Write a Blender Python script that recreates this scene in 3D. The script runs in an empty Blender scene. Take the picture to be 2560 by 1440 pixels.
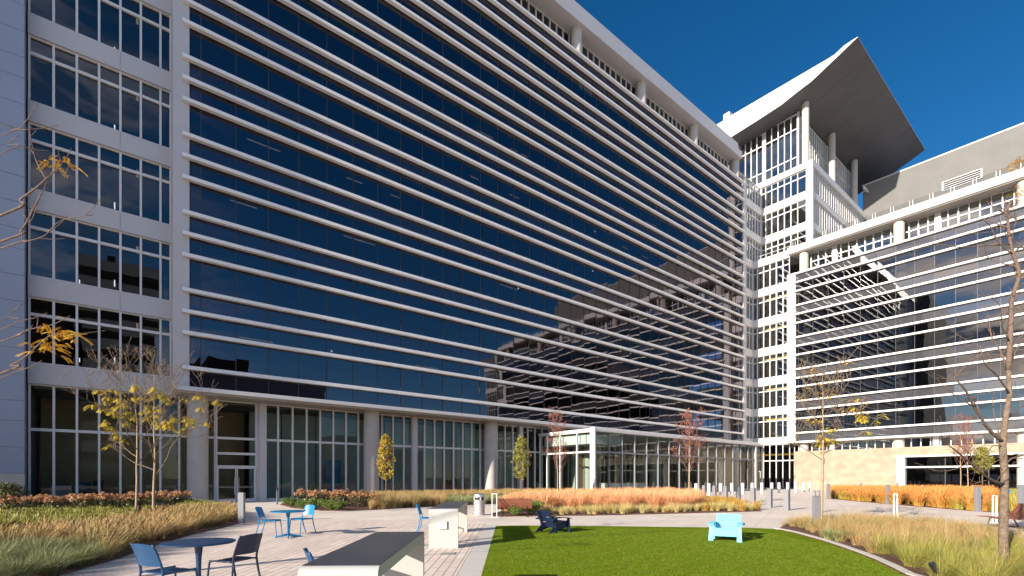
import bpy, math, random
import numpy as np
from mathutils import Vector, Matrix
random.seed(7); RNG = np.random.default_rng(7)
R = math.radians
sc = bpy.context.scene
col = sc.collection

# ------------------------------------------------------------------ camera
CX, CY, CZ = -3.43, -36.97, 1.6
TH = R(39.02)
FPX = 1236.0
FW = (math.sin(TH), math.cos(TH)); RT = (math.cos(TH), -math.sin(TH))
cd = bpy.data.cameras.new("camera"); cam = bpy.data.objects.new("camera", cd); col.objects.link(cam)
cam.location = (CX, CY, CZ); cam.rotation_euler = (R(90), 0, -TH)
cd.sensor_width = 36; cd.lens = FPX/2560*36; cd.shift_y = (1197-720)/2560
cd.clip_end = 5000; cd.clip_start = .05
sc.camera = cam

# ------------------------------------------------------------------ sun and sky
SUN_AZ = 4.5      # shadows travel this way (degrees from +X)
SUN_EL = 19.0
EXPO = 0.9
w = bpy.data.worlds.new("World"); sc.world = w; w.use_nodes = True
nt = w.node_tree; nt.nodes.clear()
def N(t, kind, **kw):
    n = t.nodes.new(kind)
    for k, v in kw.items(): setattr(n, k, v)
    return n
out = N(nt, 'ShaderNodeOutputWorld'); bg = N(nt, 'ShaderNodeBackground')
sky = N(nt, 'ShaderNodeTexSky', sky_type='NISHITA', sun_disc=False)
sky.sun_elevation = R(SUN_EL); sky.sun_rotation = R(-90-SUN_AZ)
sky.altitude = 300; sky.air_density = 1.0; sky.dust_density = 0.15; sky.ozone_density = 4.0
hs = N(nt, 'ShaderNodeHueSaturation'); hs.inputs['Saturation'].default_value = 1.27; hs.inputs['Value'].default_value = .67
nt.links.new(sky.outputs[0], hs.inputs['Color'])
# sky boosted towards the south-west, extra fill light added for the shaded facades
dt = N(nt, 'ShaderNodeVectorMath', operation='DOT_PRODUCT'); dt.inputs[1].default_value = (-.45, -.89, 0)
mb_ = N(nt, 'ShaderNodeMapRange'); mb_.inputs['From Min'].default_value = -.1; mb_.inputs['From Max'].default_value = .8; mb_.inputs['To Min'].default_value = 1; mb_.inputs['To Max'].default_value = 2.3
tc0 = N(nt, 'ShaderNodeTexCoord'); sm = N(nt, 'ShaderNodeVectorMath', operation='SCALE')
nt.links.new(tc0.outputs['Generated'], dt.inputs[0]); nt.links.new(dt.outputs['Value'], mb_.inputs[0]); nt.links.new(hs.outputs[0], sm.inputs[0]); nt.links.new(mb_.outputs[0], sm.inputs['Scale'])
# clouds, low in the west and south-west part of the sky
tc = N(nt, 'ShaderNodeTexCoord'); mp = N(nt, 'ShaderNodeMapping'); mp.inputs['Scale'].default_value = (1.6, 1.6, 6.5)
nz = N(nt, 'ShaderNodeTexNoise'); nz.inputs['Scale'].default_value = 2.4; nz.inputs['Detail'].default_value = 9; nz.inputs['Roughness'].default_value = .58; nz.inputs['Distortion'].default_value = .5
cr = N(nt, 'ShaderNodeValToRGB'); cr.color_ramp.elements[0].position = .40; cr.color_ramp.elements[1].position = .56
dot = N(nt, 'ShaderNodeVectorMath', operation='DOT_PRODUCT'); dot.inputs[1].default_value = (-.85, -.5, 0)
mk = N(nt, 'ShaderNodeMapRange'); mk.inputs['From Min'].default_value = .30; mk.inputs['From Max'].default_value = .8
mul = N(nt, 'ShaderNodeMath', operation='MULTIPLY'); mx = N(nt, 'ShaderNodeMixRGB')
nz2 = N(nt, 'ShaderNodeTexNoise'); nz2.inputs['Scale'].default_value = 3.2; nz2.inputs['Detail'].default_value = 8; nz2.inputs['Roughness'].default_value = .6; nz2.inputs['Distortion'].default_value = .8
cr2 = N(nt, 'ShaderNodeValToRGB'); cr2.color_ramp.elements[0].position = .43; cr2.color_ramp.elements[0].color = (1.3, 1.4, 1.9, 1); cr2.color_ramp.elements[1].position = .57; cr2.color_ramp.elements[1].color = (13, 11, 9.4, 1)
L = nt.links.new
L(tc.outputs['Generated'], mp.inputs[0]); L(mp.outputs[0], nz.inputs[0]); L(mp.outputs[0], nz2.inputs[0]); L(nz.outputs[0], cr.inputs[0])
L(tc.outputs['Generated'], dot.inputs[0]); L(dot.outputs['Value'], mk.inputs[0]); L(cr.outputs[0], mul.inputs[0]); L(mk.outputs[0], mul.inputs[1])
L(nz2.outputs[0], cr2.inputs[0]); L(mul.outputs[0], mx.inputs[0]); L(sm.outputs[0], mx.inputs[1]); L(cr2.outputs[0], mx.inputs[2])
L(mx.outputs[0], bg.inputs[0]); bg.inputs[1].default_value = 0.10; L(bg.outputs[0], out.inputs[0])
sl = bpy.data.lights.new("sun", 'SUN'); sl.energy = 5.0; sl.angle = R(.5); sl.color = (1, .915, .79)
so = bpy.data.objects.new("sun", sl); col.objects.link(so)
sd = Vector((math.cos(R(SUN_AZ))*math.cos(R(SUN_EL)), math.sin(R(SUN_AZ))*math.cos(R(SUN_EL)), -math.sin(R(SUN_EL))))
so.rotation_euler = sd.to_track_quat('-Z', 'Y').to_euler()
sc.view_settings.view_transform = 'Standard'; sc.view_settings.look = 'None'
sc.view_settings.exposure = EXPO; sc.view_settings.gamma = 1
sc.render.engine = 'CYCLES'
try:
    sc.cycles.transparent_max_bounces = 12; sc.cycles.max_bounces = 8
except Exception: pass

# ------------------------------------------------------------------ placing helpers
def gp(x, y, z=0.0):
    """ground point under a pixel of the 2560 px photograph"""
    a = (x-1280)/FPX; t = (z-CZ)/((1197-y)/FPX)
    return (CX+(FW[0]+a*RT[0])*t, CY+(FW[1]+a*RT[1])*t)
def AB(a, b): return (CX+a*RT[0]+b*FW[0], CY+a*RT[1]+b*FW[1])

# ------------------------------------------------------------------ materials
M = {}
def mat(name, color, rough=.6, metal=0., spec=.5, vary=None, vscale=3., bump=0., bscale=30., island=None, coords='Object', tint2=None, t2scale=.5, t2mix=.5):
    m = bpy.data.materials.new(name); m.use_nodes = True; t = m.node_tree; p = t.nodes['Principled BSDF']
    p.inputs['Base Color'].default_value = (*color, 1); p.inputs['Roughness'].default_value = rough
    p.inputs['Metallic'].default_value = metal; p.inputs['Specular IOR Level'].default_value = spec
    l = t.links.new; src = None
    geo = N(t, 'ShaderNodeNewGeometry')
    if vary is not None:
        nzz = N(t, 'ShaderNodeTexNoise'); nzz.inputs['Scale'].default_value = vscale; nzz.inputs['Detail'].default_value = 8; nzz.inputs['Roughness'].default_value = .65
        l(geo.outputs['Position'], nzz.inputs['Vector'])
        r = N(t, 'ShaderNodeValToRGB'); r.color_ramp.elements[0].position = .3; r.color_ramp.elements[1].position = .7
        r.color_ramp.elements[0].color = (*color, 1); r.color_ramp.elements[1].color = (*vary, 1)
        l(nzz.outputs[0], r.inputs[0]); src = r.outputs[0]
    if island is not None:
        r = N(t, 'ShaderNodeValToRGB'); els = r.color_ramp.elements; r.color_ramp.interpolation = 'LINEAR'
        while len(els) < len(island): els.new(.5)
        for i, c in enumerate(island): els[i].position = i/(len(island)-1); els[i].color = (*c, 1)
        l(geo.outputs['Random Per Island'], r.inputs[0])
        if src:
            mm = N(t, 'ShaderNodeMixRGB'); mm.inputs[0].default_value = .5; l(src, mm.inputs[1]); l(r.outputs[0], mm.inputs[2]); src = mm.outputs[0]
        else: src = r.outputs[0]
    if tint2 is not None:
        n2 = N(t, 'ShaderNodeTexNoise'); n2.inputs['Scale'].default_value = t2scale; n2.inputs['Detail'].default_value = 5
        l(geo.outputs['Position'], n2.inputs['Vector'])
        r2 = N(t, 'ShaderNodeMapRange'); r2.inputs['From Min'].default_value = .42; r2.inputs['From Max'].default_value = .62; r2.inputs['To Max'].default_value = t2mix
        l(n2.outputs[0], r2.inputs[0]); mm = N(t, 'ShaderNodeMixRGB'); l(r2.outputs[0], mm.inputs[0])
        if src: l(src, mm.inputs[1])
        else: mm.inputs[1].default_value = (*color, 1)
        mm.inputs[2].default_value = (*tint2, 1); src = mm.outputs[0]
    if src: l(src, p.inputs['Base Color'])
    if bump:
        nb = N(t, 'ShaderNodeTexNoise'); nb.inputs['Scale'].default_value = bscale; nb.inputs['Detail'].default_value = 5
        l(geo.outputs['Position'], nb.inputs['Vector'])
        b = N(t, 'ShaderNodeBump'); b.inputs['Strength'].default_value = bump; b.inputs['Distance'].default_value = .02
        l(nb.outputs[0], b.inputs['Height']); l(b.outputs[0], p.inputs['Normal'])
    M[name] = m; return m
mat('white_metal', (.66, .64, .62), .42, vary=(.62, .60, .585), vscale=.6)
mat('louvre_white', (.80, .775, .76), .4, vary=(.74, .72, .70), vscale=.8)
mat('white_panel', (.52, .495, .50), .45, vary=(.48, .455, .46), vscale=.5)
mat('grey_panel', (.29, .33, .42), .4, vary=(.26, .30, .385), vscale=.35)
mat('concrete', (.50, .455, .41), .75, vary=(.42, .385, .35), vscale=1.3, bump=.15, bscale=40)
mat('dark_frame', (.035, .036, .04), .5)
mat('dark_gap', (.02, .02, .025), .7)
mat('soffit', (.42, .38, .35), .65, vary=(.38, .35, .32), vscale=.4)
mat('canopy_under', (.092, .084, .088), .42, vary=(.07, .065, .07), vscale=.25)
mat('brick_grey', (.175, .167, .16), .85, vary=(.15, .144, .138), vscale=.35, bump=.4, bscale=6)
mat('interior', (.20, .17, .14), .8, vary=(.10, .09, .08), vscale=.5)
mat('interior_pale', (.55, .58, .54), .8, vary=(.38, .41, .38), vscale=.6)
mat('interior_tan', (.45, .30, .17), .7, vary=(.33, .21, .12), vscale=.8)
mat('slab', (.20, .19, .18), .8)
mat('stainless', (.68, .67, .65), .42, metal=.8, vary=(.60, .59, .57), vscale=2)
mat('kiosk_white', (.44, .425, .40), .35, spec=.4)
mat('kiosk_steel', (.46, .46, .47), .36, metal=1., vary=(.36, .36, .37), vscale=1.5)
mat('navy', (.012, .022, .06), .35, spec=.5)
mat('table_navy', (.012, .045, .12), .35, spec=.5)
mat('chair_blue', (.008, .055, .14), .38)
mat('cyan_blue', (.0, .17, .38), .38)
mat('sky_blue', (.16, .62, .82), .45)
mat('bollard_grey', (.20, .20, .215), .5)
mat('bollard_white', (.68, .67, .66), .45)
mat('loop_white', (.75, .74, .72), .4)
mat('wood', (.30, .11, .06), .6, vary=(.20, .07, .04), vscale=6)
mat('black', (.012, .012, .014), .5)
mat('mulch', (.11, .045, .03), .95, vary=(.05, .025, .018), vscale=25, bump=1., bscale=50, tint2=(.20, .09, .055), t2scale=14, t2mix=.8)
mat('bark', (.27, .195, .135), .9, vary=(.10, .07, .05), vscale=16, bump=1., bscale=45)
mat('bark_dark', (.20, .13, .10), .85, vary=(.10, .07, .05), vscale=20, bump=.6, bscale=60)
mat('bark_pale', (.45, .33, .22), .85, vary=(.28, .19, .13), vscale=12, bump=.4, bscale=60)
mat('twig_red', (.30, .13, .10), .85, vary=(.18, .08, .06), vscale=14)
mat('leaf_yellow', (.6, .38, .03), .55, island=[(.62, .36, .02), (.55, .42, .03), (.35, .40, .04), (.70, .30, .02)])
mat('leaf_gold', (.6, .38, .03), .55, island=[(.85, .52, .02), (.75, .44, .02), (.60, .27, .01), (.85, .62, .06)])
mat('leaf_olive', (.3, .25, .03), .55, island=[(.50, .36, .02), (.36, .30, .03), (.22, .24, .03), (.55, .30, .02), (.40, .18, .03)])
mat('leaf_pear', (.3, .25, .03), .55, island=[(.30, .26, .03), (.24, .24, .04), (.16, .18, .03), (.34, .22, .03)])
mat('leaf_red', (.3, .08, .05), .6, island=[(.42, .13, .08), (.28, .08, .05), (.48, .20, .10)])
mat('shrub_green', (.1, .15, .03), .5, island=[(.10, .17, .02), (.16, .22, .03), (.06, .10, .02), (.22, .26, .04)])
mat('shrub_olive', (.1, .15, .03), .5, island=[(.08, .10, .03), (.14, .13, .05), (.05, .07, .02), (.26, .20, .08)])
mat('flower_rust', (.4, .2, .1), .8, island=[(.52, .30, .12), (.40, .16, .06), (.62, .38, .20), (.32, .12, .05), (.58, .42, .24)])
mat('grass_tan', (.5, .33, .13), .7, island=[(.54, .37, .17), (.40, .25, .09), (.60, .45, .25), (.30, .18, .07), (.22, .19, .06)], tint2=(.22, .18, .05), t2scale=1.1, t2mix=.6)
mat('grass_straw', (.5, .33, .13), .7, island=[(.54, .33, .12), (.42, .23, .07), (.60, .42, .21), (.34, .18, .06), (.25, .20, .07)], tint2=(.20, .19, .05), t2scale=.9, t2mix=.6)
mat('grass_green', (.2, .25, .06), .6, island=[(.15, .19, .05), (.24, .26, .09), (.09, .12, .03), (.34, .34, .16), (.20, .17, .06)])
mat('grass_lime', (.3, .32, .04), .6, island=[(.26, .27, .03), (.34, .31, .05), (.17, .20, .02), (.42, .34, .09), (.11, .14, .02)])
mat('grass_sage', (.2, .25, .06), .6, island=[(.20, .24, .09), (.28, .28, .12), (.14, .18, .07)])
mat('muhly_plume', (.75, .3, .1), .8, island=[(.74, .36, .16), (.64, .28, .11), (.80, .45, .24), (.56, .25, .10)])
mat('muhly_base', (.5, .3, .05), .7, island=[(.50, .29, .05), (.32, .22, .04), (.55, .25, .04), (.18, .17, .03)])
mat('muhly_rust', (.75, .3, .1), .8, island=[(.60, .24, .05), (.50, .18, .03), (.66, .30, .08), (.40, .18, .05)])
mat('muhly_rust_base', (.5, .3, .05), .7, island=[(.52, .26, .02), (.44, .20, .02), (.24, .20, .03), (.15, .16, .02)])
mat('tuft_yellow', (.6, .5, .1), .7, island=[(.62, .50, .20), (.52, .42, .12), (.70, .58, .30), (.40, .34, .09)])
mat('stone_edge', (.62, .57, .51), .7, vary=(.55, .50, .45), vscale=3)
mat('lamp_emit', (.6, .4, .2), .5)
p = M['lamp_emit'].node_tree.nodes['Principled BSDF']; p.inputs['Emission Color'].default_value = (1, .62, .3, 1); p.inputs['Emission Strength'].default_value = .4
mat('lamp_white', (1, 1, 1), .5)
p = M['lamp_white'].node_tree.nodes['Principled BSDF']; p.inputs['Emission Color'].default_value = (1, .93, .8, 1); p.inputs['Emission Strength'].default_value = 2
mat('orange_light', (.8, .4, .05), .5)
p = M['orange_light'].node_tree.nodes['Principled BSDF']; p.inputs['Emission Color'].default_value = (1, .42, .04, 1); p.inputs['Emission Strength'].default_value = 1.3

def glass(name, tint, refl_ior, wav=.0, wscale=.5, trans=.35, rough=0., refl_col=(1, 1, 1), base=None, extra=0.):
    m = bpy.data.materials.new(name); m.use_nodes = True; t = m.node_tree; t.nodes.clear(); l = t.links.new
    o = N(t, 'ShaderNodeOutputMaterial'); mixs = N(t, 'ShaderNodeMixShader'); fr = N(t, 'ShaderNodeFresnel'); fr.inputs[0].default_value = refl_ior
    gl = N(t, 'ShaderNodeBsdfGlossy'); gl.inputs['Color'].default_value = (*refl_col, 1); gl.inputs['Roughness'].default_value = rough
    if base is None:
        tr = N(t, 'ShaderNodeBsdfTransparent'); tr.inputs[0].default_value = (*[c*trans for c in tint], 1)
    else:
        tr = N(t, 'ShaderNodeBsdfDiffuse'); tr.inputs[0].default_value = (*base, 1)
    ad = N(t, 'ShaderNodeMath', operation='ADD', use_clamp=True); ad.inputs[1].default_value = extra
    l(fr.outputs[0], ad.inputs[0]); l(ad.outputs[0], mixs.inputs[0]); l(tr.outputs[0], mixs.inputs[1]); l(gl.outputs[0], mixs.inputs[2]); l(mixs.outputs[0], o.inputs[0])
    if wav:
        geo = N(t, 'ShaderNodeNewGeometry'); nn = N(t, 'ShaderNodeTexNoise'); nn.inputs['Scale'].default_value = wscale; nn.inputs['Detail'].default_value = 1.5
        l(geo.outputs['Position'], nn.inputs['Vector']); b = N(t, 'ShaderNodeBump'); b.inputs['Strength'].default_value = 1; b.inputs['Distance'].default_value = wav
        l(nn.outputs[0], b.inputs['Height']); l(b.outputs[0], gl.inputs['Normal'])
    M[name] = m
glass('glass_curtain', (.55, .7, 1), 1.6, wav=.0045, wscale=.5, trans=.24, refl_col=(.70, .64, .70), extra=.06)
glass('glass_spandrel', (1, 1, 1), 1.6, wav=.0045, wscale=.5, refl_col=(.60, .60, .70), base=(.012, .014, .022), extra=.05)
glass('glass_west', (.8, .85, .9), 1.6, wav=.0035, wscale=.5, trans=.30, refl_col=(.64, .62, .63), extra=.15)
glass('glass_west_spandrel', (1, 1, 1), 1.6, wav=.0035, wscale=.5, refl_col=(.64, .62, .63), base=(.06, .06, .065), extra=.13)
glass('glass_clear', (.85, .97, .92), 1.45, wav=.003, wscale=.5, trans=.85, extra=.0)
glass('glass_window', (.7, .82, 1), 1.5, wav=.006, wscale=.45, trans=.30, extra=.03)
glass('glass_tower', (.8, .95, .9), 1.5, wav=.004, wscale=.4, trans=.55, extra=.20)
glass('glass_rail', (.95, .97, .96), 1.35, trans=.8)
glass('glass_dark', (.6, .65, .7), 1.5, wav=.01, wscale=.4, trans=.25, extra=.03)

def coordmat(name, build):
    m = bpy.data.materials.new(name); m.use_nodes = True; t = m.node_tree; p = t.nodes['Principled BSDF']
    geo = N(t, 'ShaderNodeNewGeometry'); build(t, p, geo, t.links.new); M[name] = m
def planks(t, p, geo, l):
    p.inputs['Roughness'].default_value = .8
    mp = N(t, 'ShaderNodeMapping'); mp.inputs['Rotation'].default_value = (0, 0, -(math.pi/2-TH)); l(geo.outputs['Position'], mp.inputs[0])
    b = N(t, 'ShaderNodeTexBrick'); b.offset = .37; b.inputs['Scale'].default_value = 1; b.inputs['Brick Width'].default_value = 1.0; b.inputs['Row Height'].default_value = .165
    b.inputs['Mortar Size'].default_value = .007; b.inputs['Mortar Smooth'].default_value = .1
    b.inputs['Color1'].default_value = (.78, .64, .54, 1); b.inputs['Color2'].default_value = (.66, .53, .45, 1); b.inputs['Mortar'].default_value = (.20, .16, .14, 1); b.inputs['Bias'].default_value = -.2
    l(mp.outputs[0], b.inputs[0])
    nn = N(t, 'ShaderNodeTexNoise'); nn.inputs['Scale'].default_value = .7; nn.inputs['Detail'].default_value = 8; l(geo.outputs['Position'], nn.inputs[0])
    mr = N(t, 'ShaderNodeMapRange'); mr.inputs['To Min'].default_value = .86; mr.inputs['To Max'].default_value = 1.1; l(nn.outputs[0], mr.inputs[0])
    mm = N(t, 'ShaderNodeMixRGB', blend_type='MULTIPLY'); mm.inputs[0].default_value = 1; l(b.outputs[0], mm.inputs[1]); l(mr.outputs[0], mm.inputs[2]); l(mm.outputs[0], p.inputs['Base Color'])
    bp = N(t, 'ShaderNodeBump'); bp.inputs['Distance'].default_value = .006; bp.inputs['Strength'].default_value = .8; bp.invert = True; l(b.outputs['Fac'], bp.inputs['Height']); l(bp.outputs[0], p.inputs['Normal'])
coordmat('paver_planks', planks)
def conc(t, p, geo, l):
    p.inputs['Roughness'].default_value = .85
    mp = N(t, 'ShaderNodeMapping'); mp.inputs['Rotation'].default_value = (0, 0, -.35); l(geo.outputs['Position'], mp.inputs[0])
    b = N(t, 'ShaderNodeTexBrick'); b.offset = 0; b.inputs['Scale'].default_value = 1; b.inputs['Brick Width'].default_value = 3.2; b.inputs['Row Height'].default_value = 3.2; b.inputs['Mortar Size'].default_value = .012
    b.inputs['Color1'].default_value = (.76, .65, .555, 1); b.inputs['Color2'].default_value = (.71, .61, .52, 1); b.inputs['Mortar'].default_value = (.48, .41, .35, 1)
    l(mp.outputs[0], b.inputs[0])
    nn = N(t, 'ShaderNodeTexNoise'); nn.inputs['Scale'].default_value = .45; nn.inputs['Detail'].default_value = 9; nn.inputs['Roughness'].default_value = .7; l(geo.outputs['Position'], nn.inputs[0])
    mr = N(t, 'ShaderNodeMapRange'); mr.inputs['From Min'].default_value = .3; mr.inputs['From Max'].default_value = .7; mr.inputs['To Min'].default_value = .80; mr.inputs['To Max'].default_value = 1.08; l(nn.outputs[0], mr.inputs[0])
    mm = N(t, 'ShaderNodeMixRGB', blend_type='MULTIPLY'); mm.inputs[0].default_value = 1; l(b.outputs[0], mm.inputs[1]); l(mr.outputs[0], mm.inputs[2]); l(mm.outputs[0], p.inputs['Base Color'])
coordmat('concrete_paving', conc)
def turf(t, p, geo, l):
    p.inputs['Roughness'].default_value = .9; p.inputs['Specular IOR Level'].default_value = .05
    nn = N(t, 'ShaderNodeTexNoise'); nn.inputs['Scale'].default_value = 45; nn.inputs['Detail'].default_value = 6; l(geo.outputs['Position'], nn.inputs[0])
    mp = N(t, 'ShaderNodeMapping'); mp.inputs['Rotation'].default_value = (0, 0, TH); mp.inputs['Scale'].default_value = (.35, 1.6, 1); l(geo.outputs['Position'], mp.inputs[0])
    n2 = N(t, 'ShaderNodeTexNoise'); n2.inputs['Scale'].default_value = 3; n2.inputs['Detail'].default_value = 5; l(mp.outputs[0], n2.inputs[0])
    r = N(t, 'ShaderNodeValToRGB'); r.color_ramp.elements[0].position = .3; r.color_ramp.elements[0].color = (.085, .135, .003, 1); r.color_ramp.elements[1].position = .7; r.color_ramp.elements[1].color = (.20, .26, .004, 1)
    l(nn.outputs[0], r.inputs[0])
    mr = N(t, 'ShaderNodeMapRange'); mr.inputs['From Min'].default_value = .3; mr.inputs['From Max'].default_value = .7; mr.inputs['To Min'].default_value = .85; mr.inputs['To Max'].default_value = 1.15; l(n2.outputs[0], mr.inputs[0])
    mm = N(t, 'ShaderNodeMixRGB', blend_type='MULTIPLY'); mm.inputs[0].default_value = 1; l(r.outputs[0], mm.inputs[1]); l(mr.outputs[0], mm.inputs[2]); l(mm.outputs[0], p.inputs['Base Color'])
    b = N(t, 'ShaderNodeBump'); b.inputs['Strength'].default_value = .6; b.inputs['Distance'].default_value = .02; l(nn.outputs[0], b.inputs['Height']); l(b.outputs[0], p.inputs['Normal'])
coordmat('turf', turf)
def stone(t, p, geo, l):
    p.inputs['Roughness'].default_value = .8
    sp = N(t, 'ShaderNodeSeparateXYZ'); l(geo.outputs['Position'], sp.inputs[0]); ad = N(t, 'ShaderNodeMath', operation='ADD'); l(sp.outputs[0], ad.inputs[0]); l(sp.outputs[1], ad.inputs[1])
    cb = N(t, 'ShaderNodeCombineXYZ'); l(ad.outputs[0], cb.inputs[0]); l(sp.outputs[2], cb.inputs[1])
    b = N(t, 'ShaderNodeTexBrick'); b.offset = .5; b.inputs['Scale'].default_value = 1; b.inputs['Brick Width'].default_value = 1.3; b.inputs['Row Height'].default_value = .62; b.inputs['Mortar Size'].default_value = .006
    b.inputs['Color1'].default_value = (.36, .295, .215, 1); b.inputs['Color2'].default_value = (.31, .25, .18, 1); b.inputs['Mortar'].default_value = (.25, .2, .14, 1); l(cb.outputs[0], b.inputs[0])
    nn = N(t, 'ShaderNodeTexNoise'); nn.inputs['Scale'].default_value = 1.1; nn.inputs['Detail'].default_value = 9; l(geo.outputs['Position'], nn.inputs[0])
    mr = N(t, 'ShaderNodeMapRange'); mr.inputs['From Min'].default_value = .3; mr.inputs['From Max'].default_value = .7; mr.inputs['To Min'].default_value = .86; mr.inputs['To Max'].default_value = 1.12; l(nn.outputs[0], mr.inputs[0])
    mm = N(t, 'ShaderNodeMixRGB', blend_type='MULTIPLY'); mm.inputs[0].default_value = 1; l(b.outputs[0], mm.inputs[1]); l(mr.outputs[0], mm.inputs[2]); l(mm.outputs[0], p.inputs['Base Color'])
coordmat('limestone', stone)

# ------------------------------------------------------------------ mesh helpers
class MB:
    def __init__(s): s.v = []; s.f = []; s.smooth = False
    def box(s, x0, x1, y0, y1, z0, z1):
        if x0 > x1: x0, x1 = x1, x0
        if y0 > y1: y0, y1 = y1, y0
        if z0 > z1: z0, z1 = z1, z0
        n = len(s.v)
        s.v += [(x0, y0, z0), (x1, y0, z0), (x1, y1, z0), (x0, y1, z0), (x0, y0, z1), (x1, y0, z1), (x1, y1, z1), (x0, y1, z1)]
        s.f += [tuple(n+i for i in q) for q in ((0, 3, 2, 1), (4, 5, 6, 7), (0, 1, 5, 4), (1, 2, 6, 5), (2, 3, 7, 6), (3, 0, 4, 7))]
        return s
    def quad(s, *p):
        n = len(s.v); s.v += list(p); s.f.append(tuple(range(n, n+len(p)))); return s
    def prism(s, poly, z0, z1):
        n = len(s.v); k = len(poly)
        s.v += [(x, y, z0) for x, y in poly]+[(x, y, z1) for x, y in poly]
        s.f.append(tuple(range(n+k-1, n-1, -1))); s.f.append(tuple(range(n+k, n+2*k)))
        for i in range(k):
            j = (i+1) % k; s.f.append((n+i, n+j, n+k+j, n+k+i))
        return s
    def tube(s, pts, rad, seg=6, cap=True):
        pts = [Vector(p) for p in pts]; n0 = len(s.v); k = len(pts)
        rs = rad if hasattr(rad, '__len__') else [rad]*k
        up = Vector((0, 0, 1)); prev = None
        for i, p in enumerate(pts):
            d = (pts[min(i+1, k-1)]-pts[max(i-1, 0)])
            if d.length < 1e-9: d = Vector((0, 0, 1))
            d.normalize()
            if prev is None:
                a = d.cross(up)
                if a.length < .1: a = d.cross(Vector((1, 0, 0)))
            else: a = prev-d*prev.dot(d)
            if a.length < 1e-6: a = d.orthogonal()
            a.normalize(); prev = a; b = d.cross(a)
            for j in range(seg):
                t = 2*math.pi*j/seg; q = p+(a*math.cos(t)+b*math.sin(t))*rs[i]; s.v.append(tuple(q))
        for i in range(k-1):
            for j in range(seg):
                j2 = (j+1) % seg
                s.f.append((n0+i*seg+j, n0+i*seg+j2, n0+(i+1)*seg+j2, n0+(i+1)*seg+j))
        if cap:
            s.f.append(tuple(n0+j for j in range(seg))[::-1]); s.f.append(tuple(n0+(k-1)*seg+j for j in range(seg)))
        return s
    def lathe(s, prof, c=(0, 0, 0), seg=32):
        n0 = len(s.v); k = len(prof)
        for r, z in prof:
            for j in range(seg):
                t = 2*math.pi*j/seg; s.v.append((c[0]+r*math.cos(t), c[1]+r*math.sin(t), c[2]+z))
        for i in range(k-1):
            for j in range(seg):
                j2 = (j+1) % seg; s.f.append((n0+i*seg+j, n0+i*seg+j2, n0+(i+1)*seg+j2, n0+(i+1)*seg+j))
        s.f.append(tuple(n0+j for j in range(seg))[::-1]); s.f.append(tuple(n0+(k-1)*seg+j for j in range(seg)))
        return s
    def build(s, name, m, parent=None, smooth=None, bevel=0, mats=None):
        me = bpy.data.meshes.new(name); me.from_pydata(s.v, [], s.f); me.update()
        me.materials.append(M[m] if isinstance(m, str) else m)
        if smooth: 
            for p in me.polygons: p.use_smooth = True
            if smooth != 'all':
                try: me.set_sharp_from_angle(angle=R(40))
                except Exception: pass
        o = bpy.data.objects.new(name, me); col.objects.link(o)
        if bevel:
            b = o.modifiers.new('bevel', 'BEVEL'); b.width = bevel; b.segments = 2; b.limit_method = 'ANGLE'
        if parent is not None:
            o.parent = parent
            if parent.get('_abs'): o.location = -Vector(parent.location)
            elif parent.parent is not None and parent.parent.get('_abs'): o.location = (0, 0, 0)
        return o
def tag(o, label=None, cat=None, group=None, kind=None):
    if label: o['label'] = label
    if cat: o['category'] = cat
    if group: o['group'] = group
    if kind: o['kind'] = kind
    return o
def empty(name, loc, rz=0, label=None, cat=None, group=None, absolute=False):
    o = bpy.data.objects.new(name, None); col.objects.link(o); o.location = loc; o.rotation_euler = (0, 0, rz); o.empty_display_size = .1
    if absolute: o['_abs'] = 1
    return tag(o, label, cat, group)
def copy_tree(o, parent=None):
    c = o.copy(); col.objects.link(c); c.parent = parent
    for ch in list(o.children): copy_tree(ch, c)
    return c
def dup(o, loc, rz=0, label=None, group=None, scale=None):
    c = copy_tree(o); c.location = loc; c.rotation_euler = (0, 0, rz)
    if label: c['label'] = label
    if group: c['group'] = group
    if scale: c.scale = (scale,)*3
    return c

class Face:
    """a facade plane: axis 'Y' faces -Y (u runs along X), axis 'X' faces -X (u runs along Y); d is depth into the building"""
    def __init__(s, axis, plane): s.axis = axis; s.p = plane
    def box(s, mb, u0, u1, d0, d1, z0, z1):
        if s.axis == 'Y': mb.box(u0, u1, s.p+d0, s.p+d1, z0, z1)
        else: mb.box(s.p+d0, s.p+d1, u0, u1, z0, z1)
    def pane(s, mb, u0, u1, d, z0, z1, tilt=.0035):
        w_, h_ = abs(u1-u0), abs(z1-z0)
        tu = random.uniform(-1, 1)*tilt*w_; tz = random.uniform(-1, 1)*tilt*h_*.6
        dd = [-tu-tz, tu-tz, tu+tz, -tu+tz]; uz = [(u0, z0), (u1, z0), (u1, z1), (u0, z1)]
        if s.axis == 'Y': mb.quad(*[(u, s.p+d+e, z) for (u, z), e in zip(uz, dd)])
        else: mb.quad(*[(s.p+d+e, u, z) for (u, z), e in zip(uz[::-1], dd[::-1])])
    def dist(s, u, z):
        x, y = (u, s.p) if s.axis == 'Y' else (s.p, u)
        return math.sqrt((x-CX)**2+(y-CY)**2+(z-CZ)**2)

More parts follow.
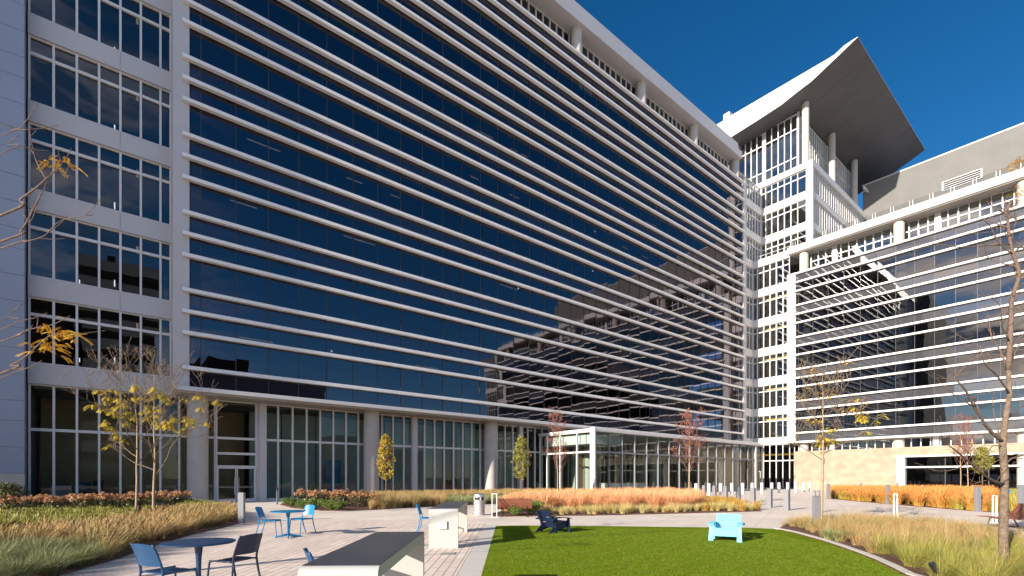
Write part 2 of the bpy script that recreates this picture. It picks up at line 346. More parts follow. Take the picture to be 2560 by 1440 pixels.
# ------------------------------------------------------------------ facade units
FL = 4.89
def units_to_parts(units, name, root, limit=100):
    """units: (size, MB glass, material).  The largest `limit` become parts, the rest one part"""
    units.sort(key=lambda q: -q[0])
    for sz, mb, m in units[:limit]: mb.build(name, m, root)
    rest = {}
    for sz, mb, m in units[limit:]:
        r = rest.setdefault(m, MB()); n = len(r.v); r.v += mb.v; r.f += [tuple(i+n for i in f) for f in mb.f]
    for i, (m, r) in enumerate(rest.items()):
        o = r.build(name, m, root); tag(o, kind='stuff')
def vis(F, u0, u1, z0, z1):
    u, z = (u0+u1)/2, (z0+z1)/2
    x, y = (u, F.p) if F.axis == 'Y' else (F.p, u)
    dx, dy = x-CX, y-CY; dep = dx*FW[0]+dy*FW[1]
    if dep < 1: return 0
    px = 1280+FPX*(dx*RT[0]+dy*RT[1])/dep; py = 1197-FPX*(z-CZ)/dep
    if px < -60 or px > 2620 or py < -60 or py > 1480: return 0
    d = F.dist(u, z); c = abs((y-CY) if F.axis == 'Y' else (x-CX))/d
    return abs(u1-u0)*(z1-z0)*c/d/d
def curtain(F, u0, u1, muls, nfl, root, gm, sm, glass_d=.385, zlow=7.3, name='curtain_window'):
    us = [u0]+[m for m in muls if min(u0, u1)+.05 < m < max(u0, u1)-.05]+[u1]
    us.sort()
    units = []; sp = []
    for i in range(len(us)-1):
        a, b = us[i]+.02, us[i+1]-.02
        mb = MB(); F.pane(mb, a, b, glass_d, zlow, 8.61); sp.append((vis(F, a, b, zlow, 8.61), mb, sm))
        for n in range(nfl):
            z = 8.612+FL*n; z1, z2, z3 = z+.449*FL, z+.726*FL, z+FL
            mb = MB(); F.pane(mb, a, b, glass_d, z+.01, z1-.01); F.pane(mb, a, b, glass_d, z1+.01, z2-.01)
            units.append((vis(F, a, b, z, z2), mb, gm))
            mb = MB(); F.pane(mb, a, b, glass_d, z2+.01, z3-.01); sp.append((vis(F, a, b, z2, z3), mb, sm))
    units_to_parts(units, name, root); units_to_parts(sp, 'spandrel_panel', root)
    mb = MB()
    for u in us[1:-1]: F.box(mb, u-.022, u+.022, glass_d-.035, glass_d+.12, zlow, 8.612+FL*nfl)
    mb.build('mullion_grid', 'dark_frame', root)
    # horizontal sunshade louvres
    zs = []
    for n in range(nfl+1):
        z = 8.612+FL*n; zs.append(z)
        if n < nfl: zs += [z+.449*FL, z+.726*FL]
    return zs
def louvre(F, u0, u1, z, root, h=.24, dep=.32):
    mb = MB(); c = .02
    prof = [(c, -h/2), (0, -h/2+c), (0, h/2-c), (c, h/2), (dep, h/2), (dep, -h/2)]
    n = len(prof)
    for u in (u0, u1):
        for d, zz in prof:
            mb.v.append((u, F.p+d, z+zz) if F.axis == 'Y' else (F.p+d, u, z+zz))
    mb.f.append(tuple(range(n))); mb.f.append(tuple(range(2*n-1, n-1, -1)))
    for i in range(n): j = (i+1) % n; mb.f.append((i, n+i, n+j, j))
    # short brackets back to the glass
    k = u0+.6
    lo, hi = min(u0, u1), max(u0, u1); k = lo+.6
    while k < hi:
        F.box(mb, k-.03, k+.03, dep-.002, .38, z-.05, z+.05); k += 4.0
    return mb.build('sunshade_louvre', 'louvre_white', root)
def window_floor(F, u0, u1, muls, sill, tr, head, root, gm='glass_window', fm='white_metal', units=None, gd=.12, mw=.055, name='window', jamb=True, frame_name='window_frame'):
    """one floor's ribbon: frame is one part, every bay's glazing a part"""
    us = sorted([u0]+[m for m in muls if min(u0, u1)+.12 < m < max(u0, u1)-.12]+[u1])
    fr = MB()
    F.box(fr, us[0], us[-1], 0, .16, head-.08, head); F.box(fr, us[0], us[-1], .002, .162, sill, sill+.07)
    trs = tr if isinstance(tr, (list, tuple)) else [tr]
    for t_ in trs: F.box(fr, us[0], us[-1], .0, .158, t_-.09, t_+.07)
    for i, u in enumerate(us):
        if 0 < i < len(us)-1: F.box(fr, u-mw, u+mw, -.03, .155, sill, head-.01)
        elif jamb: s_ = 1 if i == 0 else -1; F.box(fr, u, u+s_*.09, -.03, .155, sill, head-.01)
    fr.build(frame_name, fm, root)
    for i in range(len(us)-1):
        a, b = us[i]+mw, us[i+1]-mw; mb = MB(); zz = [sill]+list(trs)+[head]; zz.sort()
        for j in range(len(zz)-1): F.pane(mb, a-.02, b+.02, gd, zz[j], zz[j+1], .002)
        if units is None: mb.build(name, gm, root)
        else: units.append((vis(F, a, b, sill, head), mb, gm))

# ================================================================== LEFT WING
ZT = 8.612+9*FL-FL      # top louvre
ZT = 8.612+8*FL
B = empty('office_building', (30, 10, 0), label='long office wing on the left, dark blue glass behind white horizontal louvres', cat='building', absolute=True)
F0 = Face('Y', 0.0)
zsL = curtain(F0, .45, 73.05, [1.05+2.0*i for i in range(37)], 8, B, 'glass_curtain', 'glass_spandrel')
for z in zsL: louvre(F0, 0.02, 73.2, z, B)
colX = [.95, 12.8, 24.7, 36.5, 48.2, 60.2, 72.05]
for x in colX:
    MB().lathe([(.6, 0), (.6, 7.0)], (x, 1.0, 0), 28).build('column', 'concrete', B, smooth=True)
    MB().lathe([(.6, 0), (.6, 51.14-ZT)], (x, 1.0, ZT-.02), 28).build('column', 'concrete', B, smooth=True)
# piers
MB().box(-.45, .42, .30, 2.3, 7.36, ZT+.1).build('pier', 'white_panel', B)
MB().box(73.25, 74.1, .25, 2.3, 7.36, ZT+.3).build('pier', 'white_panel', B)
# ledge above the ground floor, with its soffit
MB().box(-.45, 77.4, -.45, 1.75, 7.09, 7.36).build('ledge', 'white_metal', B, bevel=.02)
MB().box(-.40, 77.2, -.2, 1.74, 6.97, 7.087).build('ledge_soffit', 'soffit', B)
# floors and dark interior
for n in range(9):
    z = 8.612+FL*n-.9
    MB().box(.5, 73.2, .75, 14, z, z+.35).build('floor_slab', 'slab', B)
MB().box(.5, 73.2, 9.5, 9.9, 7.4, 47.5).build('interior_wall', 'interior', B)
MB().box(-20, 74, 14, 24, 0, 51.1).build('core_wall', 'grey_panel', B)
MB().box(-46, -20.05, -2.2, 24, 0, 53.3).build('shading_wing', 'brick_grey', B)  # unseen wing added left of the view, shading the facade's left end
for n in range(8):
    z = 8.612+FL*n+3.3
    for k in range(5):
        x = 3+random.random()*52; mb = MB(); ln = random.uniform(.8, 2.6)
        if random.random() < .65: mb.box(x, x+ln, 3.5, 3.58, z, z+.04).build('ceiling_light', 'lamp_emit', B)
        else: mb.box(x, x+.09, 3.0, 3.09, z-.1, z).build('ceiling_light', 'lamp_white', B)
    for k in range(5):
        x = 1.05+2.0*random.randint(0, 32); hh = random.uniform(.6, 2.2)
        MB().box(x+.05, x+1.95, 1.0, 1.02, z+.75-hh, z+.75).build('blind', 'interior_pale', B)
# clerestory
u_ = []
window_floor(Face('Y', 1.75), -7, 73.2, [i-.8+.0 for i in range(-6, 74)], ZT, [49.4], 51.12, B, 'glass_window', units=u_, name='clerestory_window', frame_name='clerestory_frame')
units_to_parts(u_, 'clerestory_window', B)
# roof with two-step fascia
MB().box(-21, 72.3, 0, 24.3, 51.12, 52.15).build('roof_fascia', 'white_panel', B, bevel=.02)
MB().box(-20.9, 71.6, .28, 24.2, 52.17, 53.3).build('roof', 'white_panel', B, bevel=.02)
# ground-floor storefront
FS = Face('Y', 1.68); HEAD = 6.96
gm = [float(i) for i in range(-7, 73)]
u_ = []
for a, b in ((-7.05, 2.05), (4.6, 74.0)):
    window_floor(FS, a, b, [g for g in gm if a < g < b], .12, 4.40, HEAD, B, 'glass_clear', units=u_, name='storefront_window', frame_name='storefront_frame')
window_floor(FS, 2.07, 4.58, [], 2.45, [3.35, 4.40], HEAD, B, 'glass_clear', units=u_, frame_name='storefront_frame')
units_to_parts(u_, 'storefront_window', B)
for x in (5.0, 17.0, 29.0, 41.0, 53.0): MB().box(x-.30, x+.18, 1.45, 1.9, 0, HEAD).build('storefront_post', 'white_panel', B)
MB().box(-7.1, 2.05, 1.62, 1.9, 0, .12).box(4.6, 74, 1.62, 1.9, 0, .12).build('plinth', 'white_panel', B)
# double door
for a, b, s_ in ((2.17, 3.30, 1), (3.34, 4.47, -1)):
    d = MB(); d.box(a, a+.06, 1.70, 1.76, .02, 2.38); d.box(b-.06, b, 1.70, 1.76, .02, 2.38); d.box(a+.06, b-.06, 1.701, 1.759, 2.30, 2.38); d.box(a+.06, b-.06, 1.701, 1.759, .02, .22)
    o = d.build('door', 'white_metal', B)
    g = MB(); g.quad((a+.06, 1.73, .22), (b-.06, 1.73, .22), (b-.06, 1.73, 2.3), (a+.06, 1.73, 2.3)); g.build('pane', 'glass_clear', o)
    h = MB(); hx = b-.12 if s_ == 1 else a+.12; h.tube([(hx, 1.66, .5), (hx, 1.66, 1.7)], .016); h.tube([(a+.08, 1.66, 1.02), (b-.08, 1.66, 1.02)], .014); h.build('handle', 'white_metal', o)
MB().box(2.07, 4.57, 1.66, 1.80, 2.381, 2.447).box(2.07, 2.165, 1.66, 1.80, 0, 2.38).box(4.475, 4.57, 1.66, 1.80, 0, 2.38).build('door_frame', 'white_metal', B)
# ground-floor interior
MB().box(-7.0, 74, 1.95, 12, -.02, .02).build('interior_floor', 'slab', B)
MB().box(4.7, 31, 4.6, 4.9, .02, 6.7).build('interior_wall', 'interior_pale', B)
MB().box(31, 74, 6.0, 6.3, .02, 6.7).build('interior_wall', 'interior_tan', B)
MB().box(-6.9, 4.6, 6.0, 6.3, .02, 6.7).build('interior_wall', 'interior_tan', B)
for x, wd_, hh, m_ in ((-6.2, .9, 1.2, 'grey_panel'), (-5.2, .8, 1.4, 'chair_blue'), (-4.3, .5, 1.5, 'black'), (-3.0, 1.1, .8, 'black'), (-1.4, 1.2, .9, 'interior_pale'), (-.3, .5, .8, 'cyan_blue')):
    MB().box(x, x+wd_, 2.6, 3.0, .02, hh).build('interior_desk', m_, B)
for x in (6.4, 8.9, 14.6, 19.3, 22.7): MB().box(x, x+.06, 2.5, 2.56, .02, 6.6).build('interior_pipe', 'dark_frame', B)
for x in (21.5, 33): MB().box(x, x+.2, 2.2, 8, .02, 6.8).build('partition', 'interior', B)
MB().box(9.9, 11.1, 3.2, 3.3, .05, 3.1).build('interior_board', 'cyan_blue', B)
MB().box(-6.9, 74, 1.95, 12, 6.75, 6.9).build('interior_ceiling', 'slab', B)
# left window section
FW1 = Face('Y', 1.60)
muls = [-6.0, -5.0, -4.0, -3.0, -2.0, -1.0]
heads = [11.84+FL*n for n in range(8)]
u_ = []
for h in heads:
    window_floor(FW1, -7.05, -.43, muls, h-3.72, h-.96, h, B, 'glass_window', units=u_)
units_to_parts(u_, 'window', B)
prev = HEAD
for h in heads+[51.1+3.72]:
    top = min(h-3.72, 51.1)
    a = MB(); a.box(-7.05, -3.02, 1.45, 1.9, prev+.001, top-.001); a.box(-3.0, -.43, 1.45, 1.9, prev+.001, top-.001); a.box(-7.05, -.43, 1.5, 1.88, prev+.002, top-.002)
    a.build('spandrel', 'white_panel', B)
    MB().box(-7.0, -.45, 2.0, 8, prev+.2, prev+.5).build('floor_slab', 'slab', B)
    prev = h
MB().box(-7.0, -.4, 7.5, 7.8, 7.4, 51).build('interior_wall', 'interior', B)
for h in heads[:5]:
    MB().box(-3.3, -3.24, 3.0, 3.06, h-3.0, h-2.6).box(-5.0, -4.95, 4, 4.05, h-2.95, h-2.7).build('ceiling_light', 'lamp_white', B)
    MB().box(-2.2, -2.08, 2.6, 2.66, h-.75, h-.3).build('ceiling_light', 'lamp_emit', B)
# far-left clad wall, rows of panels
mb = MB(); mb.box(-20, -7.13, .60, 14, 0, 51.1); z = 1.9
while z < 51:
    hh = (1.10, 1.42)[int(z*3) % 2]
    zz = min(z+hh-.02, 51.1)
    for a, b in ((-20, -12.9), (-12.88, -7.10)): mb.box(a, b, .55, .72, z, zz)
    z += hh
mb.build('panel_wall', 'grey_panel', B)
MB().box(-20.02, -7.09, .5, .74, 0, 1.88).build('stone_base', 'concrete', B)

# ================================================================== CORNER TOWER
T = empty('corner_tower', (90, 5, 0), label='tall white corner tower with glass window bays under a huge upswept canopy roof', cat='tower', absolute=True)
XL, XU = 79.24, 82.27
heads = [11.88+FL*n for n in range(9)]   # window heads
Fn = Face('Y', 1.60); Fl = Face('X', XL); Fu = Face('X', XU)
u_ = []
for i, h in enumerate(heads):
    lower = h < 37
    xr = XL if lower else XU
    h = min(h, 50.75)
    if h < 51: window_floor(Fn, 74.1, xr, [75.2+.98*k for k in range(8)], h-3.7, h-.98, h, T, 'glass_tower', units=u_, mw=.07)
    if lower: window_floor(Fl, -4.15, 1.58, [.86, -.14, -1.13, -2.12, -3.12], h-3.7, h-.98, h, T, 'glass_tower', units=u_, mw=.055)
    elif h < 51:
        window_floor(Fu, -5.45, 1.58, [.87, -.12, -1.11, -2.11, -3.12, -4.13], h-3.7, h-.98, h, T, 'glass_tower', units=u_, mw=.055)
units_to_parts(u_, 'window', T)
# white bands between the floors
prev = 7.1
for h in heads[:9]:
    top = h-3.7; lower = h < 37.5
    if prev > 50: break
    xr = XL if prev < 36.5 else XU
    a = MB(); a.box(74.1, xr+.3, 1.42, 1.9, prev, min(top, 51.7)); a.build('spandrel', 'white_metal', T)
    if prev < 36.5: MB().box(XL-.14, XL+.3, -4.15, 1.418, prev+.002, top-.002).build('spandrel', 'white_metal', T)
    else: MB().box(XU-.14, XU+.3, -5.99, 1.418, prev+.002, top-.002).build('spandrel', 'white_metal', T)
    prev = h
# ground-floor glazing of the tower
u2 = []
window_floor(Fl, -4.9, 1.58, [.90, -.14, -1.13, -2.12, -3.12, -4.13], .1, [4.5], 7.1, T, 'glass_dark', units=u2, name='lobby_window', mw=.06)
units_to_parts(u2, 'lobby_window', T)
d = MB()
for y in (-.16, .36, .88): d.box(XL-.05, XL+.02, y-.05, y+.05, 0, 2.8)
d.box(XL-.05, XL+.02, -.16, .88, 2.72, 2.88); d.build('door', 'white_metal', T)
MB().box(XL+.3, XL+.5, -5, 1.5, 5.35, 5.6).build('ceiling_light', 'orange_light', T)
for h in heads[:5]: MB().box(XL+.5, XL+.6, -4.1, -.3, h-.84, h-.55).build('ceiling_light', 'orange_light', T)
# south face (faces -Y) of the upper tower
SF = Face('Y', -5.85); u3 = []
XE = 107.9
for h in heads:
    if h < 37.5 or h > 51.5: continue
    h = min(h, 50.75)
    window_floor(SF, XU+.35, XE, [XU+.35+1.02*k for k in range(1, 25)], h-3.7, h-.98, h, T, 'glass_tower', units=u3, mw=.14)
units_to_parts(u3, 'window', T)
mb = MB()
for k in range(25):
    x = XU+.35+1.02*k
    mb.box(x-.08, x+.08, -6.2, -5.9, 37.3, 50.7)
mb.build('fin_screen', 'white_metal', T)
zb = [(36.25, 37.2), (41.22, 42.2-.02), (46.11, 47.1)]
for a, b in zb: MB().box(XU-.15, XE, -6.30, -5.6, a, b).build('spandrel', 'white_metal', T)
MB().box(XU-.2, XU+.35, -6.4, -5.5, 37.2, 50.8).build('corner_post', 'white_metal', T)
MB().box(XU-.28, XE, -6.45, 6, 50.80, 51.75).build('terrace_slab', 'white_metal', T)
MB().box(XL-.2, XU+.4, -4.5, 1.5, 36.3, 37.25).build('lower_roof_edge', 'white_metal', T)
# interiors
for n in range(9):
    z = 8.612+FL*n-.75
    MB().box((XL if z < 36 else XU)+.4, 104, -4 if z < 36 else -5.4, 12, z, z+.3).build('floor_slab', 'slab', T)
MB().box(90, 90.3, -5, 12, 0, 50.7).build('interior_wall', 'interior', T)
MB().box(XU+.3, 108, 7, 7.3, 0, 60).build('interior_wall', 'interior', T)
MB().box(74.0, 90, 4.0, 4.3, 7.2, 51).build('interior_wall', 'interior', T)
# roof pavilion
FP = Face('X', 83.2); FQ = Face('Y', -3.8); u4 = []
def soff(y):      # underside of the canopy
    pts = [(-13.2, 64.7), (-10.3, 63.45), (-7.15, 62.13), (-5, 61.68), (-2.9, 61.12), (.7, 60.75), (5.5, 60.38), (12, 60.1), (20, 60.0)]
    if y <= pts[0][0]: return pts[0][1]
    for (a, za), (b, zb_) in zip(pts, pts[1:]):
        if a <= y <= b:
            t = (y-a)/(b-a); return za+(zb_-za)*t
    return 60.0
window_floor(FP, -3.75, 1.35, [-2.75, -1.75, -.75, .3], 51.8, [54.0, 58.6], 60.95, T, 'glass_tower', units=u4, mw=.06)
window_floor(FP, 1.75, 6.2, [2.75, 3.75, 4.75], 51.8, [54.0, 58.6], 60.7, T, 'glass_tower', units=u4, mw=.06)
window_floor(FQ, 83.3, 107.9, [83.3+.98*k for k in range(1, 26)], 51.8, [58.0], 61.0, T, 'glass_tower', units=u4, mw=.09)
units_to_parts(u4, 'pavilion_window', T)
MB().box(83.15, 83.5, 1.35, 1.75, 51.76, 60.9).box(83.1, 83.6, -4.0, -3.76, 51.76, 61.2).box(83.2, 83.6, 6.2, 12, 51.76, 60.2).box(83.22, 83.6, -3.7, 6.2, 60.96, 61.1).build('pavilion_wall', 'white_panel', T)
MB().box(95, 95.3, -3.5, 12, 51.8, 60).box(83.6, 107.9, 3.5, 3.8, 51.8, 60.2).build('interior_wall', 'interior', T)
for x in (82.95, 94.4, 105.9):
    MB().lathe([(.52, 0), (.52, soff(-5.05)-51.7)], (x+.0, -5.05, 51.75), 28).build('column', 'concrete', T, smooth=True)
# the swooping canopy
XF, XR = 79.4, 117.8
ys = [-13.2, -12.4, -11.5, -10.3, -9.2, -8.2, -7.15, -6, -5, -4, -2.9, -1, .7, 3, 5.6]
def top(y): return 64.72 if y < -11.7 else (64.72-.62*min(1, (y+11.7)/1.5) if y < -10.2 else 64.1)
mb = MB(); under = MB()
n = len(ys)
for X_ in (XF, XR):
    for y in ys: mb.v.append((X_, y, soff(y)))
    for y in ys: mb.v.append((X_, y, max(top(y), soff(y)+.06)))
for s_ in (0, 1):
    o_ = s_*2*n
    for i in range(n-1):
        q = (o_+i, o_+i+1, o_+n+i+1, o_+n+i); mb.f.append(q if s_ == 0 else q[::-1])
for i in range(n-1):
    mb.f.append((n+i, n+i+1, 3*n+i+1, 3*n+i))
mb.f.append((0, n, 3*n, 2*n)); mb.f.append((n-1, 2*n-1, 4*n-1, 3*n-1))
mb.build('canopy', 'white_metal', T)
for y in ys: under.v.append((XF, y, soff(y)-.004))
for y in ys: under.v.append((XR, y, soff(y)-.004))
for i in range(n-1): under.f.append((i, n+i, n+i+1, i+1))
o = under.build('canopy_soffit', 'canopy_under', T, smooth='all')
seam = MB()
for x in [XF+4.8*k for k in range(1, 8)]:
    for i in range(n-1): seam.quad((x-.03, ys[i], soff(ys[i])-.012), (x-.03, ys[i+1], soff(ys[i+1])-.012), (x+.03, ys[i+1], soff(ys[i+1])-.012), (x+.03, ys[i], soff(ys[i])-.012))
seam.build('panel_seams', 'dark_gap', T)
MB().box(XF-.02, XR, 5.65, 6.75, 60.3, 65.0).build('canopy_end', 'white_metal', T)
MB().box(XF-.01, 100, 6.8, 14, 60.3, 64.0).build('canopy_end', 'white_metal', T)
MB().box(83.7, 108, -3.5, 13, 60.2, 60.3).build('pavilion_ceiling', 'slab', T)

# ================================================================== RIGHT WING
W = empty('office_wing', (85, -30, 0), label='white office wing on the right with grey glass and horizontal louvres above a limestone base', cat='building', absolute=True)
FR = Face('X', 78.0); YE = -67.0
zsR = curtain(FR, YE, -5.38, [-5.75-2.015*i for i in range(31)], 5, W, 'glass_west', 'glass_west_spandrel')
for z in zsR: louvre(FR, YE, -5.1, z, W)
MB().box(78.22, 79.5, -5.36, -4.15, 7.1, 33.3).build('pier', 'white_metal', W)
MB().box(78.2, 79.5, YE-1.2, YE-.02, 0, 37.2).build('pier', 'white_metal', W)
colY = [-6.3, -18.05, -29.8, -41.5, -53.3, -65.0]
for y in colY:
    MB().lathe([(.62, 0), (.62, 7.07)], (79.0, y, 0), 28).build('column', 'concrete', W, smooth=True)
    MB().lathe([(.62, 0), (.62, 3.2)], (79.0, y, 33.1), 28).build('column', 'concrete', W, smooth=True)
    MB().lathe([(.6, 0), (.6, 25.6)], (80.3, y, 7.4), 20).build('inner_column', 'concrete', W, smooth=True)
MB().box(77.55, 79.6, YE, -4.2, 7.06, 7.34).build('ledge', 'white_metal', W, bevel=.02)
MB().box(77.85, 98, YE-1.2, -4.3, 36.3, 37.3).build('roof_fascia', 'white_metal', W, bevel=.03)
MB().box(78.1, 80.6, YE, -4.6, 36.18, 36.297).build('roof_soffit', 'soffit', W)
u_ = []
FC = Face('X', 80.0)
window_floor(FC, YE, -5.4, [-5.9-1.0*k for k in range(62)], 33.1, [34.9], 36.2, W, 'glass_tower', units=u_, name='clerestory_window', frame_name='clerestory_frame')
units_to_parts(u_, 'clerestory_window', W)
for y in (-10.1, -21.9, -33.7, -45.4):
    MB().box(79.86, 80.2, y-.3, y+.3, 33.1, 36.18).build('post', 'white_metal', W); MB().box(78.9, 79.3, y-.3, y+.3, 5.8, 7.05).build('post', 'white_metal', W)
for n in range(6):
    z = 8.612+FL*n-.9
    MB().box(78.8, 92, YE, -5.5, z, z+.35).build('floor_slab', 'slab', W)
MB().box(88, 88.3, YE, -5.5, 0, 36).build('interior_wall', 'interior', W)
MB().box(92, 98, YE, -4.5, 0, 36.2).build('core_wall', 'grey_panel', W)
for n in range(5):
    z = 8.612+FL*n
    for k in range(3):
        y = -7-random.random()*20
        MB().box(84, 84.1, y, y+3.4, z-.2, z+1.1).build('partition', 'glass_window', W)
# base: limestone wall, low clerestory, wide window
mb = MB(); mb.box(78.32, 79.1, -17.95, -5.1, 0, 5.8); mb.box(78.32, 79.1, YE, -17.952, 4.67, 5.798)
mb.build('stone_wall', 'limestone', W)
u_ = []
window_floor(Face('X', 79.3), YE, -5.4, [-6.3-1.0*k for k in range(62)], 5.75, [], 7.05, W, 'glass_tower', units=u_, name='clerestory_window', frame_name='clerestory_frame')
units_to_parts(u_, 'clerestory_window', W)
MB().box(78.25, 79.2, -18.85, -17.96, 0, 4.45).build('window_surround', 'white_metal', W)
MB().box(78.1, 79.2, YE, -17.9, 4.455, 4.66).build('window_head', 'white_metal', W)
MB().box(78.15, 78.5, YE, -18.6, 3.02, 3.22).build('sunshade_louvre', 'white_metal', W)
u_ = []
window_floor(Face('X', 78.7), YE, -18.86, [-18.86-4.0*k for k in range(1, 12)], .05, [3.1], 4.45, W, 'glass_dark', 'dark_frame', units=u_, name='base_window', mw=.04)
units_to_parts(u_, 'base_window', W)
for k in range(4):
    y = -21-5.5*k
    mb = MB()
    for j in range(3): mb.box(80.6, 80.7, y-1.1*j-1.0, y-1.1*j, .1, .95); mb.box(80.6, 80.7, y-1.1*j-1.0, y-1.1*j, 1.15, 2.2)
    mb.build('interior_screen', 'grey_panel', W)
# roof railing: glass with paired posts
y = -5.0
while y > YE:
    for e in (0, .33): MB().box(78.25, 78.29, y-e-.025, y-e+.025, 37.3, 38.2).build('railing_post', 'white_metal', W)
    y -= 2.05
mb = MB(); mb.quad((78.35, YE, 37.35), (78.35, -4.6, 37.35), (78.35, -4.6, 38.2), (78.35, YE, 38.2)); mb.build('railing_glass', 'glass_rail', W)
mb = MB(); mb.box(XL-.06, XL, -4.4, 1.3, 38.05, 38.1)
for k in range(7): mb.box(XL-.06, XL, 1.2-.9*k, 1.26-.9*k, 37.26, 38.05)
mb.build('railing', 'white_metal', T)
# far end of the wing: white window bays (seen as a reflection in the left wing)
u_ = []
for n in range(6):
    h = 11.88+FL*n-FL
    window_floor(Face('X', 79.2), YE-10, YE-1.3, [YE-1.3-1.0*k for k in range(1, 9)], max(h-3.7, .1), h-.98, h, W, 'glass_tower', units=u_)
    MB().box(79.05, 79.5, YE-10, YE-1.3, h, h+1.19).build('spandrel', 'white_metal', W)
units_to_parts(u_, 'window', W)
MB().box(79.6, 95, YE-10, YE-1.3, 0, 36).build('core_wall', 'interior', W)

# penthouse block set back behind the right wing
P = empty('penthouse_block', (120, -30, 0), label='plain grey brick penthouse rising behind the roof terrace of the right wing', cat='building', absolute=True)
MB().box(108, 125, -78, -5.8, 30, 57.4).build('wall', 'brick_grey', P)
MB().box(107.95, 125, -78.1, -5.7, 57.4, 57.62).build('coping', 'white_panel', P)
mb = MB(); mb.box(107.86, 107.99, -22.5, -17.4, 51.15, 52.75)
mb.build('louvre_vent', 'white_panel', P)
mb = MB()
for k in range(4): mb.box(107.80, 107.855, -22.3, -17.6, 51.28+.36*k, 51.5+.36*k)
mb.build('vent_blades', 'dark_gap', P)
MB().box(98, 108, -70, -5.9, 36, 37.2).build('terrace', 'concrete', P)

# ================================================================== ENTRANCE PAVILION
E_ = empty('entrance_pavilion', (48, -2, 0), label='low glass entrance pavilion with a bright white corner post in front of the left wing', cat='building', absolute=True)
FV = Face('Y', -6.0); FVW = Face('X', 31.4)
MB().box(31.2, 31.36, -6.34, -5.78, 0, 6.4).build('corner_post', 'white_metal', E_, bevel=.02)
MB().box(31.3, 65.9, -6.15, 1.5, 6.06, 6.32).build('roof', 'white_metal', E_, bevel=.02)
u_ = []
window_floor(FV, 31.75, 65.8, [33.66+2.0*k for k in range(17)], .05, [4.15], 6.06, E_, 'glass_clear', 'bollard_grey', units=u_, name='glass_wall', mw=.03, frame_name='glazing_frame')
window_floor(FVW, -5.7, 1.45, [-3.9, -1.6, .3], .05, [4.15], 6.06, E_, 'glass_clear', 'white_metal', units=u_, name='glass_wall', mw=.05, frame_name='glazing_frame')
units_to_parts(u_, 'glass_wall', E_)
MB().box(63.6, 63.75, -6.12, -5.95, 0, 6.05).build('post', 'white_metal', E_)
MB().box(31.9, 36.5, -5.2, -4.7, 4.95, 5.9).box(31.9, 34.0, -4.6, 1.2, 4.95, 5.9).build('ceiling_beam', 'white_metal', E_)
MB().box(56, 65, -2.2, -2.0, 0, 6.0).build('interior_wall', 'interior_tan', E_)
MB().box(34.5, 38, -1.0, -.8, 0, 5.0).build('interior_wall', 'interior_tan', E_)
MB().box(36, 43, -3.6, -3.0, 0, 1.15).build('reception_desk', 'white_panel', E_)
for x in (35.8, 47.5, 59): MB().lathe([(.5, 0), (.5, 6.05)], (x, -1.4, 0), 24).build('column', 'concrete', E_, smooth=True)
d = MB(); d.box(57.8, 57.9, -6.1, -6.0, 0, 3.9); d.box(61.5, 61.6, -6.1, -6.0, 0, 3.9); d.box(57.8, 61.6, -6.1, -6.0, 3.8, 3.9); d.build('door_frame', 'dark_frame', E_)
MB().box(31.4, 65.8, -5.9, 1.4, -.02, .02).build('interior_floor', 'slab', E_)

# ================================================================== GROUND
def sheet(name, poly, z, m, label, cat, kind='structure'):
    mb = MB(); mb.quad(*[(x, y, z) for x, y in poly]); o = mb.build(name, m); tag(o, label, cat, kind=kind); return o
def area(poly): return .5*sum(a[0]*b[1]-b[0]*a[1] for a, b in zip(poly, poly[1:]+poly[:1]))
def ccw(poly): return poly if area(poly) > 0 else poly[::-1]
mat('earth', (.13, .12, .07), .95, vary=(.10, .10, .05), vscale=.05)
sheet('ground', [(-2500, -2500), (2500, -2500), (2500, 2500), (-2500, 2500)], -.03, 'earth', 'flat ground reaching the horizon', 'ground')
sheet('plaza_paving', [(-70, -95), (79.2, -95), (79.2, 1.66), (-70, 1.66)], 0.0, 'concrete_paving', 'pale concrete paving of the plaza and its walkways', 'paving')
sheet('plank_paving', ccw([AB(-.92, 2), AB(-.92, 17.5), AB(-6, 19.5), AB(-15, 19.5), AB(-15, 2)]), .004, 'paver_planks', 'narrow plank pavers under the cafe tables', 'paving')
sheet('edge_strip', ccw([AB(-.91, 2), AB(-.91, 17.2), AB(-.50, 16.9), AB(-.48, 2)]), .008, 'stone_edge', 'pale stone strip along the left edge of the lawn', 'paving')
lawn_top = [gp(x, y) for x, y in ((1240, 1315), (1300, 1314.5), (1400, 1315), (1500, 1316), (1600, 1317), (1700, 1318.5), (1800, 1319.5), (1880, 1320.5), (1935, 1323))]
lawn_r = [gp(x, y) for x, y in ((1980, 1332), (2020, 1343), (2060, 1354.5), (2100, 1368), (2140, 1382.5), (2180, 1398), (2225, 1419), (2265, 1440))]+[AB(6.35, 6.8), AB(5.9, 5.3), AB(5, 3.8), AB(4, 2)]
lawn = [AB(-.48, 2)]+lawn_top+lawn_r
sheet('lawn', ccw(lawn), .012, 'turf', 'bright green artificial lawn', 'lawn')
